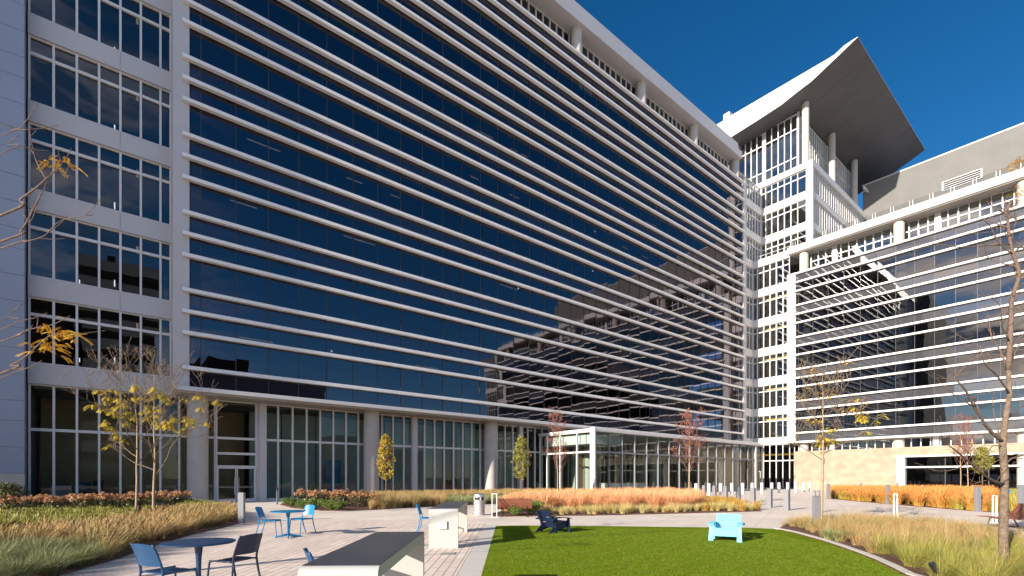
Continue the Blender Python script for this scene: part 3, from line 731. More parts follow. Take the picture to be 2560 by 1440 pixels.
# stone edging on the right side of the lawn
def strip(path, wdt, z0, z1, m, name):
    mb = MB(); P_ = [Vector((p[0], p[1])) for p in path]; k = len(P_); inn = []; outr = []
    for i in range(k):
        d = (P_[min(i+1, k-1)]-P_[max(i-1, 0)]).normalized(); nrm = Vector((-d.y, d.x))
        inn.append(P_[i]); outr.append(P_[i]+nrm*wdt)
    for i in range(k-1):
        a, b, c, d = inn[i], inn[i+1], outr[i+1], outr[i]
        n = len(mb.v); mb.v += [(q.x, q.y, z) for z in (z0, z1) for q in (a, b, c, d)]
        mb.f += [tuple(n+j for j in q) for q in ((4, 5, 6, 7), (0, 1, 5, 4), (2, 3, 7, 6))]
    return mb.build(name, m)
e = strip([lawn_top[-1]]+lawn_r, .13, 0, .05, 'stone_edge', 'lawn_edging'); tag(e, 'pale stone edging curving round the right side of the lawn', 'edging', kind='structure')
bed_poly = {
 'bed_left': [gp(x, y) for x, y in ((150, 1440), (230, 1416), (300, 1396), (400, 1361), (480, 1337), (560, 1319), (600, 1308), (598, 1296), (575, 1282), (540, 1270), (505, 1264))]+[(.9, .2), (-12, .4), (-22, -12), AB(-14, 3), AB(-6.6, 5)],
 'bed_middle': [gp(x, y) for x, y in ((700, 1262), (730, 1270), (800, 1277), (870, 1278), (930, 1275), (1050, 1268), (1170, 1262.5), (1300, 1257), (1400, 1252), (1470, 1249))]+[(30.6, -6.5), (30.6, .2), (6.2, .2)],
 'bed_orange': [gp(x, y) for x, y in ((1231, 1284), (1232, 1291.5), (1350, 1291), (1500, 1289), (1700, 1284), (1850, 1280), (1905, 1278.5), (1870, 1268), (1830, 1258), (1760, 1250), (1600, 1247), (1480, 1252), (1380, 1257), (1330, 1262))],
 'bed_far': [gp(x, y) for x, y in ((2082, 1248), (2220, 1260.5), (2330, 1269.5), (2444, 1278.5), (2560, 1286), (2700, 1292))]+[(48, -44), (66, -36), gp(2075, 1238)],
 'bed_right': [gp(x, y) for x, y in ((1945, 1325), (1980, 1333), (2020, 1344), (2060, 1356), (2100, 1370), (2140, 1384), (2180, 1400), (2265, 1442))]+[AB(6.6, 6.6), AB(12, 6.0)]+[gp(2560, 1350), gp(2400, 1318), gp(2300, 1308), gp(2150, 1300), gp(2050, 1302), gp(1965, 1311)],
}
bedlab = {'bed_left': 'mulch bed of grasses and hydrangeas at the left in front of the building', 'bed_middle': 'mulch bed along the storefront behind the tables', 'bed_orange': 'mulch bed with orange grass between lawn and entrance', 'bed_far': 'mulch bed at the far right below the limestone wall', 'bed_right': 'mulch bed curving beside the right edge of the lawn'}
for k_, poly in bed_poly.items():
    mb = MB(); mb.prism(ccw(poly), -.02, .03); o = mb.build('planting_bed', 'mulch'); tag(o, bedlab[k_], 'planting bed', kind='structure')

# ================================================================== PLANTING
def inside(pt, poly):
    x, y = pt; c = False; n = len(poly); j = n-1
    for i in range(n):
        xi, yi = poly[i]; xj, yj = poly[j]
        if (yi > y) != (yj > y) and x < (xj-xi)*(y-yi)/(yj-yi)+xi: c = not c
        j = i
    return c
def scatter(poly, spacing, cond=None, jitter=.45):
    xs = [p[0] for p in poly]; ys_ = [p[1] for p in poly]; o = []
    x = min(xs)
    while x < max(xs):
        y = min(ys_)
        while y < max(ys_):
            p = (x+random.uniform(-1, 1)*jitter*spacing, y+random.uniform(-1, 1)*jitter*spacing)
            if inside(p, poly) and (cond is None or cond(p)): o.append(p)
            y += spacing
        x += spacing
    return o
def toab(p): dx, dy = p[0]-CX, p[1]-CY; return dx*RT[0]+dy*RT[1], dx*FW[0]+dy*FW[1]
def pix(p): a, b = toab(p); return 1280+FPX*a/b, 1197+FPX*CZ/b
def np_mesh(name, V, Fq, m, parent=None):
    me = bpy.data.meshes.new(name); nv = len(V); nf = len(Fq)
    me.vertices.add(nv); me.vertices.foreach_set('co', np.asarray(V, np.float32).ravel())
    me.loops.add(nf*4); me.loops.foreach_set('vertex_index', np.asarray(Fq, np.int32).ravel())
    me.polygons.add(nf); me.polygons.foreach_set('loop_start', np.arange(0, nf*4, 4, dtype=np.int32))
    try: me.polygons.foreach_set('loop_total', np.full(nf, 4, np.int32))
    except Exception: pass
    me.update(calc_edges=True); me.materials.append(M[m])
    o = bpy.data.objects.new(name, me); col.objects.link(o)
    if parent is not None: o.parent = parent
    return o
TT = np.array([0, .3, .62, 1.0])
def blades(pts, per, h, lean, width, droop=.35, root=.08, hvar=.3, z0=.03, wind=(0, 0), scale=None, tipw=.25):
    """returns vertex and quad arrays of arching blades around every point"""
    pts = np.asarray(pts, float); n = len(pts)*per
    base = np.repeat(pts, per, axis=0); sc_ = np.repeat((RNG.uniform(.72, 1.15, len(pts)) if len(pts) > 1 else np.ones(1)) if scale is None else np.asarray(scale), per)
    ph = RNG.uniform(0, 2*np.pi, n); rr = root*np.sqrt(RNG.uniform(0, 1, n))*sc_
    bx = base[:, 0]+rr*np.cos(ph); by = base[:, 1]+rr*np.sin(ph)
    ph2 = ph+RNG.normal(0, .5, n)
    H = h*sc_*(1-hvar*RNG.uniform(0, 1, n)); Ln = lean*sc_*RNG.uniform(.15, 1.0, n)
    dx, dy = np.cos(ph2), np.sin(ph2); px_, py_ = -dy, dx
    tw = RNG.uniform(-1, 1, n)
    wx = px_*np.cos(tw)+dx*np.sin(tw); wy = py_*np.cos(tw)+dy*np.sin(tw)
    V = np.zeros((n, 4, 2, 3))
    dr = droop*(Ln/max(lean, 1e-6)/np.maximum(sc_, .01))
    for i, t in enumerate(TT):
        ex = Ln*t**1.6; zz = H*(t-dr*t*t*.9)
        wv = width*sc_*(1-(1-tipw)*t)*.5
        cx_ = bx+dx*ex+wind[0]*t*t*H; cy_ = by+dy*ex+wind[1]*t*t*H
        V[:, i, 0, 0] = cx_-wx*wv; V[:, i, 0, 1] = cy_-wy*wv; V[:, i, 0, 2] = z0+zz
        V[:, i, 1, 0] = cx_+wx*wv; V[:, i, 1, 1] = cy_+wy*wv; V[:, i, 1, 2] = z0+zz
    idx = np.arange(n)[:, None]*8
    q = np.array([[0, 1, 3, 2], [2, 3, 5, 4], [4, 5, 7, 6]])
    Fq = (idx[:, :, None]+q[None]).reshape(-1, 4)
    return V.reshape(-1, 3), Fq
def stuffgrass(name, m, pts, label, cat='grass', **kw):
    if not len(pts): return
    V, Fq = blades(pts, **kw); o = np_mesh(name, V, Fq, m); tag(o, label, cat, kind='stuff'); return o
def flecks(centers, size, radius, n, flat=1.0):
    """small randomly turned quads spread round every centre"""
    c = np.repeat(np.asarray(centers, float), n, axis=0); k = len(c)
    d = RNG.normal(0, 1, (k, 3)); d /= np.linalg.norm(d, axis=1)[:, None]; r = RNG.uniform(.35, 1, k)[:, None]**.6
    d[:, 2] *= flat; ctr = c+d*r*radius
    u = RNG.normal(0, 1, (k, 3)); u /= np.linalg.norm(u, axis=1)[:, None]; v = np.cross(u, RNG.normal(0, 1, (k, 3))); v /= np.linalg.norm(v, axis=1)[:, None]
    s = size*RNG.uniform(.6, 1.2, k)[:, None]
    V = np.stack([ctr-u*s, ctr-v*s*.5, ctr+u*s, ctr+v*s*.5], 1).reshape(-1, 3)
    return V, np.arange(k*4).reshape(-1, 4)

wnd = (.18, -.02)
# left bed
bl = bed_poly['bed_left']
def sel(poly, spacing, f): return scatter(poly, spacing, lambda p: toab(p)[1] > 3.2 and pix(p)[0] > -250 and f(*pix(p), *toab(p)))
def front(x): # image row of the bed's front edge
    xs = [-400, 0, 150, 230, 300, 400, 480, 560, 600]; ys_ = [1560, 1490, 1440, 1416, 1396, 1361, 1337, 1319, 1308]
    return float(np.interp(x, xs, ys_))
near = sel(bl, .42, lambda x, y, a, b: y > 1392 and x < 265 and front(x)-y > 6)
stuffgrass('fountain_grass', 'grass_green', near, 'arching green fountain grass at the near left corner', per=420, h=.58, lean=.66, width=.0065, droop=.66, root=.10, wind=(.1, 0))
mid = sel(bl, .37, lambda x, y, a, b: y > float(np.interp(x, [0, 200, 330, 450, 600], [1362, 1338, 1312, 1292, 1280])) and not (y > 1390 and x < 225) and front(x)-y > 5)
stuffgrass('straw_grass', 'grass_tan', mid, 'pale straw coloured grass filling the left bed', per=190, h=.44, lean=.34, width=.005, droop=.5, root=.06, hvar=.55, wind=wnd)
stuffgrass('straw_seedheads', 'grass_straw', mid, 'tan feathery seed heads above the straw grass of the left bed', per=80, h=.62, lean=.40, width=.006, droop=.25, root=.08, hvar=.45, wind=wnd, tipw=1.2)
low = sel(bl, .5, lambda x, y, a, b: 1250 < y < 1352 and front(x)-y > 8 and (x < 330 and y < 1325 or random.random() < .12))
stuffgrass('sage_plants', 'grass_lime', low, 'low green leafy plants behind the straw grass', per=90, h=.38, lean=.32, width=.03, droop=.4, root=.12)
edgep = sel(bl, .30, lambda x, y, a, b: x > 440 and y > 1262 and y < 1300)
stuffgrass('sage_plants', 'grass_lime', edgep, 'yellow green plants at the right tip of the left bed', per=60, h=.42, lean=.22, width=.02, droop=.3, root=.10)
# middle bed
bm = bed_poly['bed_middle']
m1 = sel(bm, .42, lambda x, y, a, b: x > 925 and y < 1277)
stuffgrass('straw_grass', 'grass_straw', [p for p in m1 if pix(p)[0] < 1120 or pix(p)[1] < 1252], 'tan grass in front of the storefront columns', per=150, h=.76, lean=.30, width=.013, droop=.3, root=.14, hvar=.5, wind=wnd)
stuffgrass('sage_grass', 'grass_sage', [p for p in m1 if pix(p)[0] > 1110 and pix(p)[1] >= 1249], 'grey green plants at the front of the storefront bed', per=80, h=.5, lean=.22, width=.024, droop=.3, root=.14)
# orange bed
bo = bed_poly['bed_orange']
o1 = sel(bo, .50, lambda x, y, a, b: y < 1279 and x > 1345+max(0, (1262-y))*1.5-80 and y > 1247)
o1 = [p for p in o1 if pix(p)[0] < 1730 or random.random() < .6]
stuffgrass('muhly_base', 'muhly_base', o1, 'golden green leaves at the foot of the orange grass', per=95, h=.55, lean=.30, width=.018, droop=.3, root=.16, wind=(.08, 0))
stuffgrass('muhly_plumes', 'muhly_plume', [p for p in o1 if pix(p)[0] < 1745], 'hazy orange plumes of muhly grass between lawn and entrance', per=330, h=.98, lean=.55, width=.008, droop=.3, root=.12, hvar=.5, wind=(.06, 0), tipw=.8)
# far bed
bf = bed_poly['bed_far']
f1 = sel(bf, .62, lambda x, y, a, b: x < 2620 and y > 1236)
stuffgrass('muhly_base', 'muhly_rust_base', f1, 'rusty golden leaves of the far right grass bed', per=80, h=.72, lean=.36, width=.028, droop=.35, root=.2)
stuffgrass('muhly_plumes', 'muhly_rust', [p for p in f1 if pix(p)[0] < 2480], 'rust orange plumes of the far right grass bed', per=130, h=1.05, lean=.5, width=.017, droop=.25, root=.16, hvar=.4, wind=(.06, 0), tipw=.8)
f2 = [p for p in f1 if (pix(p)[0] < 2125 or 2180 < pix(p)[0] < 2200 or 2395 < pix(p)[0] < 2440 or pix(p)[0] > 2520)]
stuffgrass('sage_grass', 'grass_lime', f2, 'green clumps among the rust orange grass', per=70, h=.85, lean=.36, width=.028, droop=.35, root=.2)
# right bed
br = bed_poly['bed_right']
def rfront(x): return float(np.interp(x, [1945, 2020, 2100, 2180, 2265, 2330, 2450, 2700], [1325, 1344, 1370, 1400, 1442, 1475, 1530, 1640]))
r1 = sel(br, .36, lambda x, y, a, b: rfront(x)-y > 12 and x < 2640 and y < 1388 and b > 7)
stuffgrass('straw_grass', 'grass_straw', r1, 'tan wispy grass beside the lawn', per=110, h=.40, lean=.36, width=.006, droop=.5, root=.10, hvar=.5, wind=wnd)
r2 = sel(br, .36, lambda x, y, a, b: rfront(x)-y > 26 and y > 1372 and x > 2130 and b > 4.5)
stuffgrass('lime_grass', 'grass_lime', r2, 'lime green arching grass at the near right corner', per=300, h=.46, lean=.55, width=.0055, droop=.66, root=.12, hvar=.45, wind=(.15, 0))
stuffgrass('straw_seedheads', 'grass_tan', [p for p in r1+r2 if random.random() < .7], 'fine pale seed stalks above the right bed', per=14, h=.72, lean=.5, width=.004, droop=.25, root=.08, hvar=.5, wind=(.25, 0))

def shrub(name, label, cat, m, r, h, leaf, n, group, twig=True):
    root = empty(name, (0, 0, 0), label=label, cat=cat, group=group)
    cen = [(random.uniform(-.55, .55)*r, random.uniform(-.55, .55)*r, h*random.uniform(.30, .72)) for _ in range(9)]
    V, Fq = flecks(cen, leaf, r*.55, n//9, .75); V = V[:]; V[:, 2] = np.maximum(V[:, 2], .03)
    np_mesh('foliage', V, Fq, m, root)
    mb = MB()
    for c in cen: mb.tube([(0, 0, .0), (c[0]*.5, c[1]*.5, c[2]*.6), c], [.015, .01, .005], 4)
    mb.build('stems', 'bark_dark', root); return root
def hydrangea(seed):
    random.seed(seed); root = empty('hydrangea', (0, 0, 0), label='x', cat='shrub', group='hydrangeas with rusty flower heads')
    heads_ = []
    for _ in range(17):
        a = random.uniform(0, 6.28); rr = .48*math.sqrt(random.random()); heads_.append((rr*math.cos(a), rr*math.sin(a), .78-.55*rr*rr+random.uniform(-.16, .07)))
    V, Fq = flecks(heads_, .038, .105, 75, .85); np_mesh('flower_heads', V, Fq, 'flower_rust', root)
    V, Fq = flecks([(h[0]*.9, h[1]*.9, h[2]-.28) for h in heads_], .07, .20, 14, .8); np_mesh('foliage', V, Fq, 'shrub_olive', root)
    mb = MB()
    for h in heads_: mb.tube([(h[0]*.2, h[1]*.2, 0), (h[0]*.7, h[1]*.7, h[2]*.6), h], [.008, .006, .005], 4)
    mb.build('stems', 'bark_dark', root); return root
hyd = [hydrangea(11), hydrangea(12), hydrangea(13)]
spotsA = [(x, y) for x, y in ((70, 1284), (105, 1281), (138, 1283), (172, 1279), (200, 1283), (232, 1277), (262, 1281), (292, 1275), (322, 1277), (352, 1272), (384, 1276), (410, 1270), (436, 1273), (458, 1268), (24, 1287))]
spotsB = [(x, y) for x, y in ((762, 1266), (795, 1268), (822, 1263), (850, 1269), (872, 1264), (893, 1270), (912, 1266), (928, 1269))]
words = ['first', 'second', 'third', 'fourth', 'fifth', 'sixth', 'seventh', 'eighth', 'ninth', 'tenth', 'eleventh', 'twelfth', 'thirteenth', 'fourteenth', 'fifteenth', 'sixteenth', 'seventeenth', 'eighteenth', 'nineteenth', 'twentieth']
used = 0
spotsA.sort()
for i, (x, y) in enumerate(spotsA+spotsB):
    gx, gy = gp(x, y); lab = ('rust-headed hydrangea in the left bed, %s from the left of the row' % words[i]) if i < len(spotsA) else ('rust-headed hydrangea below the storefront, %s from the left of that group' % words[i-len(spotsA)])
    src = hyd[i % 3]
    if i < 3: o = src; o.location = (gx, gy, .02); o['label'] = lab
    else: o = dup(src, (gx, gy, .02), random.uniform(0, 6), lab)
    s_ = random.uniform(.9, 1.15)*(1.0 if i < len(spotsA) else 1.05); o.scale = (s_,)*3
random.seed(21)
sh = shrub('green_shrub', 'x', 'shrub', 'shrub_green', .46, .62, .035, 3600, 'low green shrubs along the storefront bed')
spots = [((724, 1268), 'small green shrub at the left end of the storefront bed', .9), ((752, 1273), 'green shrub just behind the blue table top edge', .8), ((790, 1275), 'green shrub behind the blue cafe chair', .95), ((822, 1276), 'green shrub between the blue chair and the rusty flowers', .85), ((850, 1276), 'rightmost low green shrub below the rusty flowers', .75)]
for i, ((x, y), lab, s_) in enumerate(spots):
    gx, gy = gp(x, y); o = sh if i == 0 else dup(sh, (0, 0, 0), 0)
    o.location = (gx, gy, .02); o.rotation_euler.z = random.uniform(0, 6); o.scale = (s_,)*3; o['label'] = lab
sb = shrub('boxwood_shrub', 'x', 'shrub', 'shrub_green', .44, .74, .032, 4200, 'dense green shrubs round the wooden bench')
for i, ((x, y), lab, s_) in enumerate([((1282, 1291), 'round green shrub in front of the bench end, leftmost of three', .85), ((1302, 1280), 'taller green shrub behind the leftmost shrub by the bench', .95), ((1335, 1289), 'round green shrub at the right of the bench behind the navy lounge chair', .95)]):
    gx, gy = gp(x, y); o = sb if i == 0 else dup(sb, (0, 0, 0), 0)
    o.location = (gx, gy, .02); o.rotation_euler.z = 1.7*i; o.scale = (s_,)*3; o['label'] = lab
sd_ = shrub('dark_bush', 'dark leafy bush against the clad wall at the far left', 'bush', 'shrub_olive', 1.0, 1.7, .05, 7000, None)
gx, gy = gp(20, 1276); sd_.location = (gx, gy, .0)
def dg(name, m, n, h, wd, lab, pt, s_=1):
    o = empty(name, (*gp(*pt), .02), label=lab, cat='grass clump', group='green clumps in the mulch by the lawn')
    V, Fq = blades([(0, 0)], n, h, h*.6, wd, droop=.4, root=.09, z0=0); np_mesh('blades', V, Fq, m, o); return o
dg('grass_clump', 'grass_green', 300, .36, .012, 'small dark green clump in the mulch, nearest the lawn tree', (2072, 1352))
dg('grass_clump', 'grass_green', 300, .36, .012, 'small dark green clump in the mulch, right of its twin', (2098, 1356))
# yellow tufts along the front of the orange bed
def tuft(seed):
    root = empty('grass_tuft', (0, 0, 0), label='x', cat='grass tuft', group='yellow grass tufts in a row before the orange grass')
    V, Fq = blades([(0, 0)], 300, .50, .30, .008, droop=.3, root=.09, z0=0, hvar=.6); np_mesh('blades', V, Fq, 'tuft_yellow', root); return root
tf = [tuft(0), tuft(1), tuft(2)]
xs = list(range(1352, 1880, 17))
for i, x in enumerate(xs):
    y = float(np.interp(x, [1350, 1500, 1700, 1880], [1289, 1287, 1282, 1278]))-random.uniform(0, 3); gx, gy = gp(x+random.uniform(-3, 3), y)
    o = tf[i] if i < 3 else dup(tf[i % 3], (0, 0, 0), 0)
    o.location = (gx, gy, .03); o.rotation_euler.z = random.uniform(0, 6); s_ = random.uniform(.8, 1.15); o.scale = (s_,)*3
    o['label'] = 'pale yellow grass tuft in the front row of the orange grass bed'

# ================================================================== FURNITURE
def smooth_bezier(pts, n=6):
    """Catmull-Rom through points"""
    P_ = [Vector(p) for p in pts]; P_ = [P_[0]*2-P_[1]]+P_+[P_[-1]*2-P_[-2]]; o = []
    for i in range(1, len(P_)-2):
        for k in range(n):
            t = k/n; a, b, c, d = P_[i-1:i+3]
            o.append(.5*((2*b)+(c-a)*t+(2*a-5*b+4*c-d)*t*t+(3*b-a-3*c+d)*t**3))
    o.append(P_[-2]); return o
def cafe_chair(m, label, name='cafe_chair'):
    """faces +Y; origin on the ground under the seat centre"""
    root = empty(name, (0, 0, 0), label=label, cat='chair')
    st = MB(); nx, ny = 10, 10; th = .014
    for side in (0, 1):
        for j in range(ny+1):
            v = j/ny; y = -.20+.42*v
            for i in range(nx+1):
                u = i/nx*2-1; hw = .205+.012*math.sin(v*math.pi)
                z = .452-.018*(1-u*u)*math.sin(v*math.pi)-.022*max(0, v-.8)/.2-side*th
                st.v.append((u*hw, y, z))
    k = (nx+1)*(ny+1)
    for j in range(ny):
        for i in range(nx):
            a = j*(nx+1)+i; st.f.append((a, a+1, a+nx+2, a+nx+1)); st.f.append((k+a, k+a+nx+1, k+a+nx+2, k+a+1))
    for i in range(nx):
        st.f.append((i, k+i, k+i+1, i+1)); a = ny*(nx+1)+i; st.f.append((a, a+1, k+a+1, k+a))
    for j in range(ny):
        a = j*(nx+1); b = a+nx+1; st.f.append((a, b, k+b, k+a)); a += nx; b += nx; st.f.append((a, k+a, k+b, b))
    st.build('seat', m, root, smooth=True)
    bk = MB(); nx, nz = 12, 7
    for side in (0, 1):
        for j in range(nz+1):
            v = j/nz; z = .535+.285*v; yb = -.215-.075*v-.02*v*v
            for i in range(nx+1):
                u = i/nx*2-1; hw = .205-.012*v; zz = z-.018*u*u*(v > .5)
                bk.v.append((u*hw, yb-.035*(1-u*u)-side*.012, zz))
    k = (nx+1)*(nz+1)
    for j in range(nz):
        for i in range(nx):
            a = j*(nx+1)+i; bk.f.append((a, a+nx+1, a+nx+2, a+1)); bk.f.append((k+a, k+a+1, k+a+nx+2, k+a+nx+1))
    for i in range(nx):
        bk.f.append((i, i+1, k+i+1, k+i)); a = nz*(nx+1)+i; bk.f.append((a, k+a, k+a+1, a+1))
    for j in range(nz):
        a = j*(nx+1); b = a+nx+1; bk.f.append((a, k+a, k+b, b)); a += nx; b += nx; bk.f.append((a, b, k+b, k+a))
    bk.build('backrest', m, root, smooth=True)
    for s in (-1, 1):
        MB().tube(smooth_bezier([(s*.205, -.335, 0), (s*.207, -.25, .22), (s*.208, -.205, .45), (s*.205, -.222, .55), (s*.200, -.27, .70), (s*.192, -.315, .81)], 4), [.015]*20+[.011], 8).build('leg', m, root, smooth='all')
        MB().tube(smooth_bezier([(s*.215, .255, 0), (s*.212, .235, .22), (s*.205, .21, .425), (s*.20, .17, .442), (s*.205, -.2, .438)], 4), [.013]*17, 8).build('leg', m, root, smooth='all')
    MB().tube([(-.2, .2, .428), (.2, .2, .428)], .011, 8).build('stretcher', m, root)
    return root
def round_table(m, label):
    root = empty('cafe_table', (0, 0, 0), label=label, cat='table')
    MB().lathe([(.40, .690), (.445, .697), (.455, .706), (.455, .716), (.448, .722), (.30, .7225)], seg=56).build('tabletop', m, root, smooth=True)
    MB().lathe([(.034, .03), (.034, .10), (.030, .3), (.036, .50), (.052, .64), (.075, .688)], seg=24).build('pedestal', m, root, smooth=True)
    for k in range(4):
        a = math.pi/4+k*math.pi/2; c, s = math.cos(a), math.sin(a)
        MB().tube([(.02*c, .02*s, .085), (.14*c, .14*s, .055), (.30*c, .30*s, .025), (.34*c, .34*s, .012)], [.032, .026, .02, .016], 8).build('leg', m, root, smooth='all')
    return root
def place(o, ab, face_dir):  # face_dir: degrees measured from camera-forward, clockwise (to the right)
    x, y = AB(*ab); o.location = (x, y, .006)
    a = R(face_dir); dx = FW[0]*math.cos(a)+RT[0]*math.sin(a); dy = FW[1]*math.cos(a)+RT[1]*math.sin(a)
    o.rotation_euler = (0, 0, math.atan2(dy, dx)-math.pi/2)
tN = round_table('table_navy', 'dark navy round metal table in the foreground'); place(tN, (-4.36, 6.88), 8)
tB = round_table('cyan_blue', 'bright blue round metal table beyond the navy one'); place(tB, (-6.09, 13.45), 20)
cN = cafe_chair('chair_blue', 'dark blue chair seen from behind at the left of the navy table'); place(cN, (-4.32, 6.22), 22)
c2 = cafe_chair('navy', 'navy chair at the right of the navy table, facing left'); place(c2, (-3.98, 7.07), -74)
c3 = copy_tree(cN); c3['label'] = 'dark chair half hidden behind the large steel-topped counter'; place(c3, (-1.98, 5.60), 62)
c4 = cafe_chair('cyan_blue', 'bright blue chair at the left of the blue table, facing right'); place(c4, (-6.72, 13.72), 84)
c5 = copy_tree(c4); c5['label'] = 'bright blue chair behind the blue table with sunlit backrest'; place(c5, (-6.10, 14.35), 205)
c6 = copy_tree(c4); c6['label'] = 'blue chair tucked against the far counter'; place(c6, (-2.42, 14.3), 88); c6.scale = (1.0, 1.0, 1.05)
c7 = copy_tree(c4); c7['label'] = 'blue chair standing alone among the grasses at the far right'; x, y = gp(2528, 1254); c7.location = (x, y, 0); c7.rotation_euler = (0, 0, 2.2)
for c in (cN, c2, c3, c4, c5, c6, c7): c['group'] = 'metal cafe chairs'

def counter(label, a0, wdt, b0, b1, h, outlet=False, turn=.03):
    root = empty('counter', (*AB(a0+wdt/2, b0), .006), -TH+turn, label=label, cat='counter', group='steel topped outdoor counters')
    ln = b1-b0; t = .10; r = .07; x0, x1 = -wdt/2, wdt/2
    # white waterfall body in profile (y forward, z up), rounded at the front top
    arc = [(r-r*math.cos(a), h-r+r*math.sin(a)) for a in [i*math.pi/2/6 for i in range(7)]]
    prof = [(0, 0)]+arc+[(ln-.02, h), (ln, h-.02), (ln, 0), (ln-t, 0), (ln-t, h-t), (t, h-t), (t, 0)]
    mb = MB(); n = len(prof)
    for x in (x0, x1):
        for y, z in prof: mb.v.append((x, y, z))
    for i in range(n): j = (i+1) % n; mb.f.append((i, j, n+j, n+i))
    # side faces as three quads bands
    for o_, fl in ((0, 0), (n, 1)):
        na = 1+7
        q1 = (0,)+tuple(range(1, na))+(n-2, n-1)
        top_ = (na-1, na, na+1, n-4, n-3) if False else None
        polys = [tuple(range(0, na))+(n-2, n-1), (na-1, na, na+1, n-3, n-2), (na+1, na+2, n-4, n-3)]
        for p_ in polys:
            p_ = tuple(o_+i for i in p_); mb.f.append(p_ if fl else p_[::-1])
    mb.build('body', 'kiosk_white', root, bevel=0)
    mb = MB()
    yy = [(r*.35, h-.012)]+[(r, h+.003)]; mb.quad((x0+.004, r*.9, h+.003), (x1-.004, r*.9, h+.003), (x1-.004, ln-.01, h+.003), (x0+.004, ln-.01, h+.003))
    mb.build('steel_top', 'kiosk_steel', root)
    if outlet:
        mb = MB(); mb.box(-.09, .09, -.035, .0, .44, .62); mb.build('outlet_box', 'kiosk_white', root, bevel=.006)
        MB().box(-.075, .075, -.04, -.0352, .455, .605).build('outlet_cover', 'white_metal', root)
    return root
counter('large steel-topped white counter in the foreground, cut by the bottom edge', -1.67, .62, 3.86, 6.42, .905, turn=.035)
counter('smaller steel-topped counter with a square outlet box on its end', -1.91, .67, 11.35, 14.9, .905, True)

def lounge(m, label, name='lounge_chair'):
    """low slab chair facing +Y"""
    root = empty(name, (0, 0, 0), label=label, cat='lounge chair', group='low slab lounge chairs')
    W_ = .60
    # front legs: boards tapering wider towards the ground, one each side
    for s in (-1, 1):
        mb = MB(); n = len(mb.v)
        pr = [(.045, .0), (.045, .42), (-.045, .42), (-.065, .0)]
        xin, xout = s*.29, s*.37
        mb.v += [(s*.275, .36, 0), (s*.395, .36, 0), (s*.370, .33, .42), (s*.285, .33, .42), (s*.275, .335, 0), (s*.395, .335, 0), (s*.370, .305, .42), (s*.285, .305, .42)]
        f_ = [(0, 1, 2, 3), (7, 6, 5, 4), (0, 4, 5, 1), (3, 2, 6, 7), (1, 5, 6, 2), (0, 3, 7, 4)]
        mb.f += f_ if s > 0 else [q[::-1] for q in f_]
        mb.build('leg', m, root)
        # side board running back to the ground, with the rear foot
        mb = MB(); xs_ = (s*.285, s*.31)
        prof = [(.304, .36), (.304, .16), (-.18, .04), (-.40, 0), (-.46, 0), (-.30, .12), (-.20, .2), (.1, .30)]
        k = len(prof)
        for x in xs_:
            for y, z in prof: mb.v.append((x, y, z))
        mb.f.append(tuple(range(k))); mb.f.append(tuple(range(2*k-1, k-1, -1)))
        for i in range(k): j = (i+1) % k; mb.f.append((i, k+i, k+j, j))
        mb.build('side_board', m, root)
        # rear upright carrying the arm
        MB().box(s*.312, s*.335, -.20, -.12, .0, .43).build('rear_leg', m, root)
        # arm
        mb = MB(); arm = [(-.34, .40), (-.20, .455), (.0, .47), (.20, .455), (.40, .425)]
        for dz in (0, -.022):
            for y, z in arm: mb.v += [(s*.265, y, z+dz), (s*.40, y, z+dz)]
        for i in range(4):
            a = 2*i; mb.f += [(a, a+1, a+3, a+2), (10+a, 10+a+2, 10+a+3, 10+a+1), (a, a+2, a+12, a+10), (a+1, a+11, a+13, a+3)]
        mb.f += [(0, 10, 11, 1), (8, 9, 19, 18)]
        mb.build('armrest', m, root)
    MB().box(-.274, .274, .325, .35, .13, .31).build('front_board', m, root)
    # seat, gently sloping back
    mb = MB(); mb.v += [(-.274, .35, .315), (.274, .35, .315), (.274, -.16, .20), (-.274, -.16, .20), (-.274, .35, .335), (.274, .35, .335), (.274, -.16, .222), (-.274, -.16, .222)]
    mb.f += [(0, 3, 2, 1), (4, 5, 6, 7), (0, 1, 5, 4), (1, 2, 6, 5), (2, 3, 7, 6), (3, 0, 4, 7)]; mb.build('seat', m, root)
    # reclined back panel with four slots
    bm_ = []; xs_ = [-.30, -.20, -.045, .045, .20, .30]; zs_ = [0, .17, .205, .36, .395, .60]
    mb = MB()
    def P3(x, t, d): return (x, -.15-.42*t-d*.8, .17+.80*t*1.0-d*.4+.0)
    for j in range(5):
        for i in range(5):
            if i in (1, 3) and j in (1, 3): continue
            x0, x1, t0, t1 = xs_[i], xs_[i+1], zs_[j], zs_[j+1]
            n = len(mb.v)
            for d in (0, .024):
                mb.v += [P3(x0, t0, d), P3(x1, t0, d), P3(x1, t1, d), P3(x0, t1, d)]
            mb.f += [tuple(n+q for q in f) for f in ((0, 1, 2, 3), (7, 6, 5, 4), (0, 4, 5, 1), (1, 5, 6, 2), (2, 6, 7, 3), (3, 7, 4, 0))]
    mb.build('backrest', m, root)
    return root
lw = lounge('sky_blue', 'light turquoise lounge chair facing forward on the lawn'); x, y = gp(1817, 1351); lw.location = (x, y, .012)
lw.rotation_euler = (0, 0, math.atan2(-(y-CY), -(x-CX))-math.pi/2-.12)
ln_ = lounge('navy', 'dark navy lounge chair turned away at the far edge of the lawn'); place(ln_, (1.22, 14.75), 52); ln_.location.z = .012

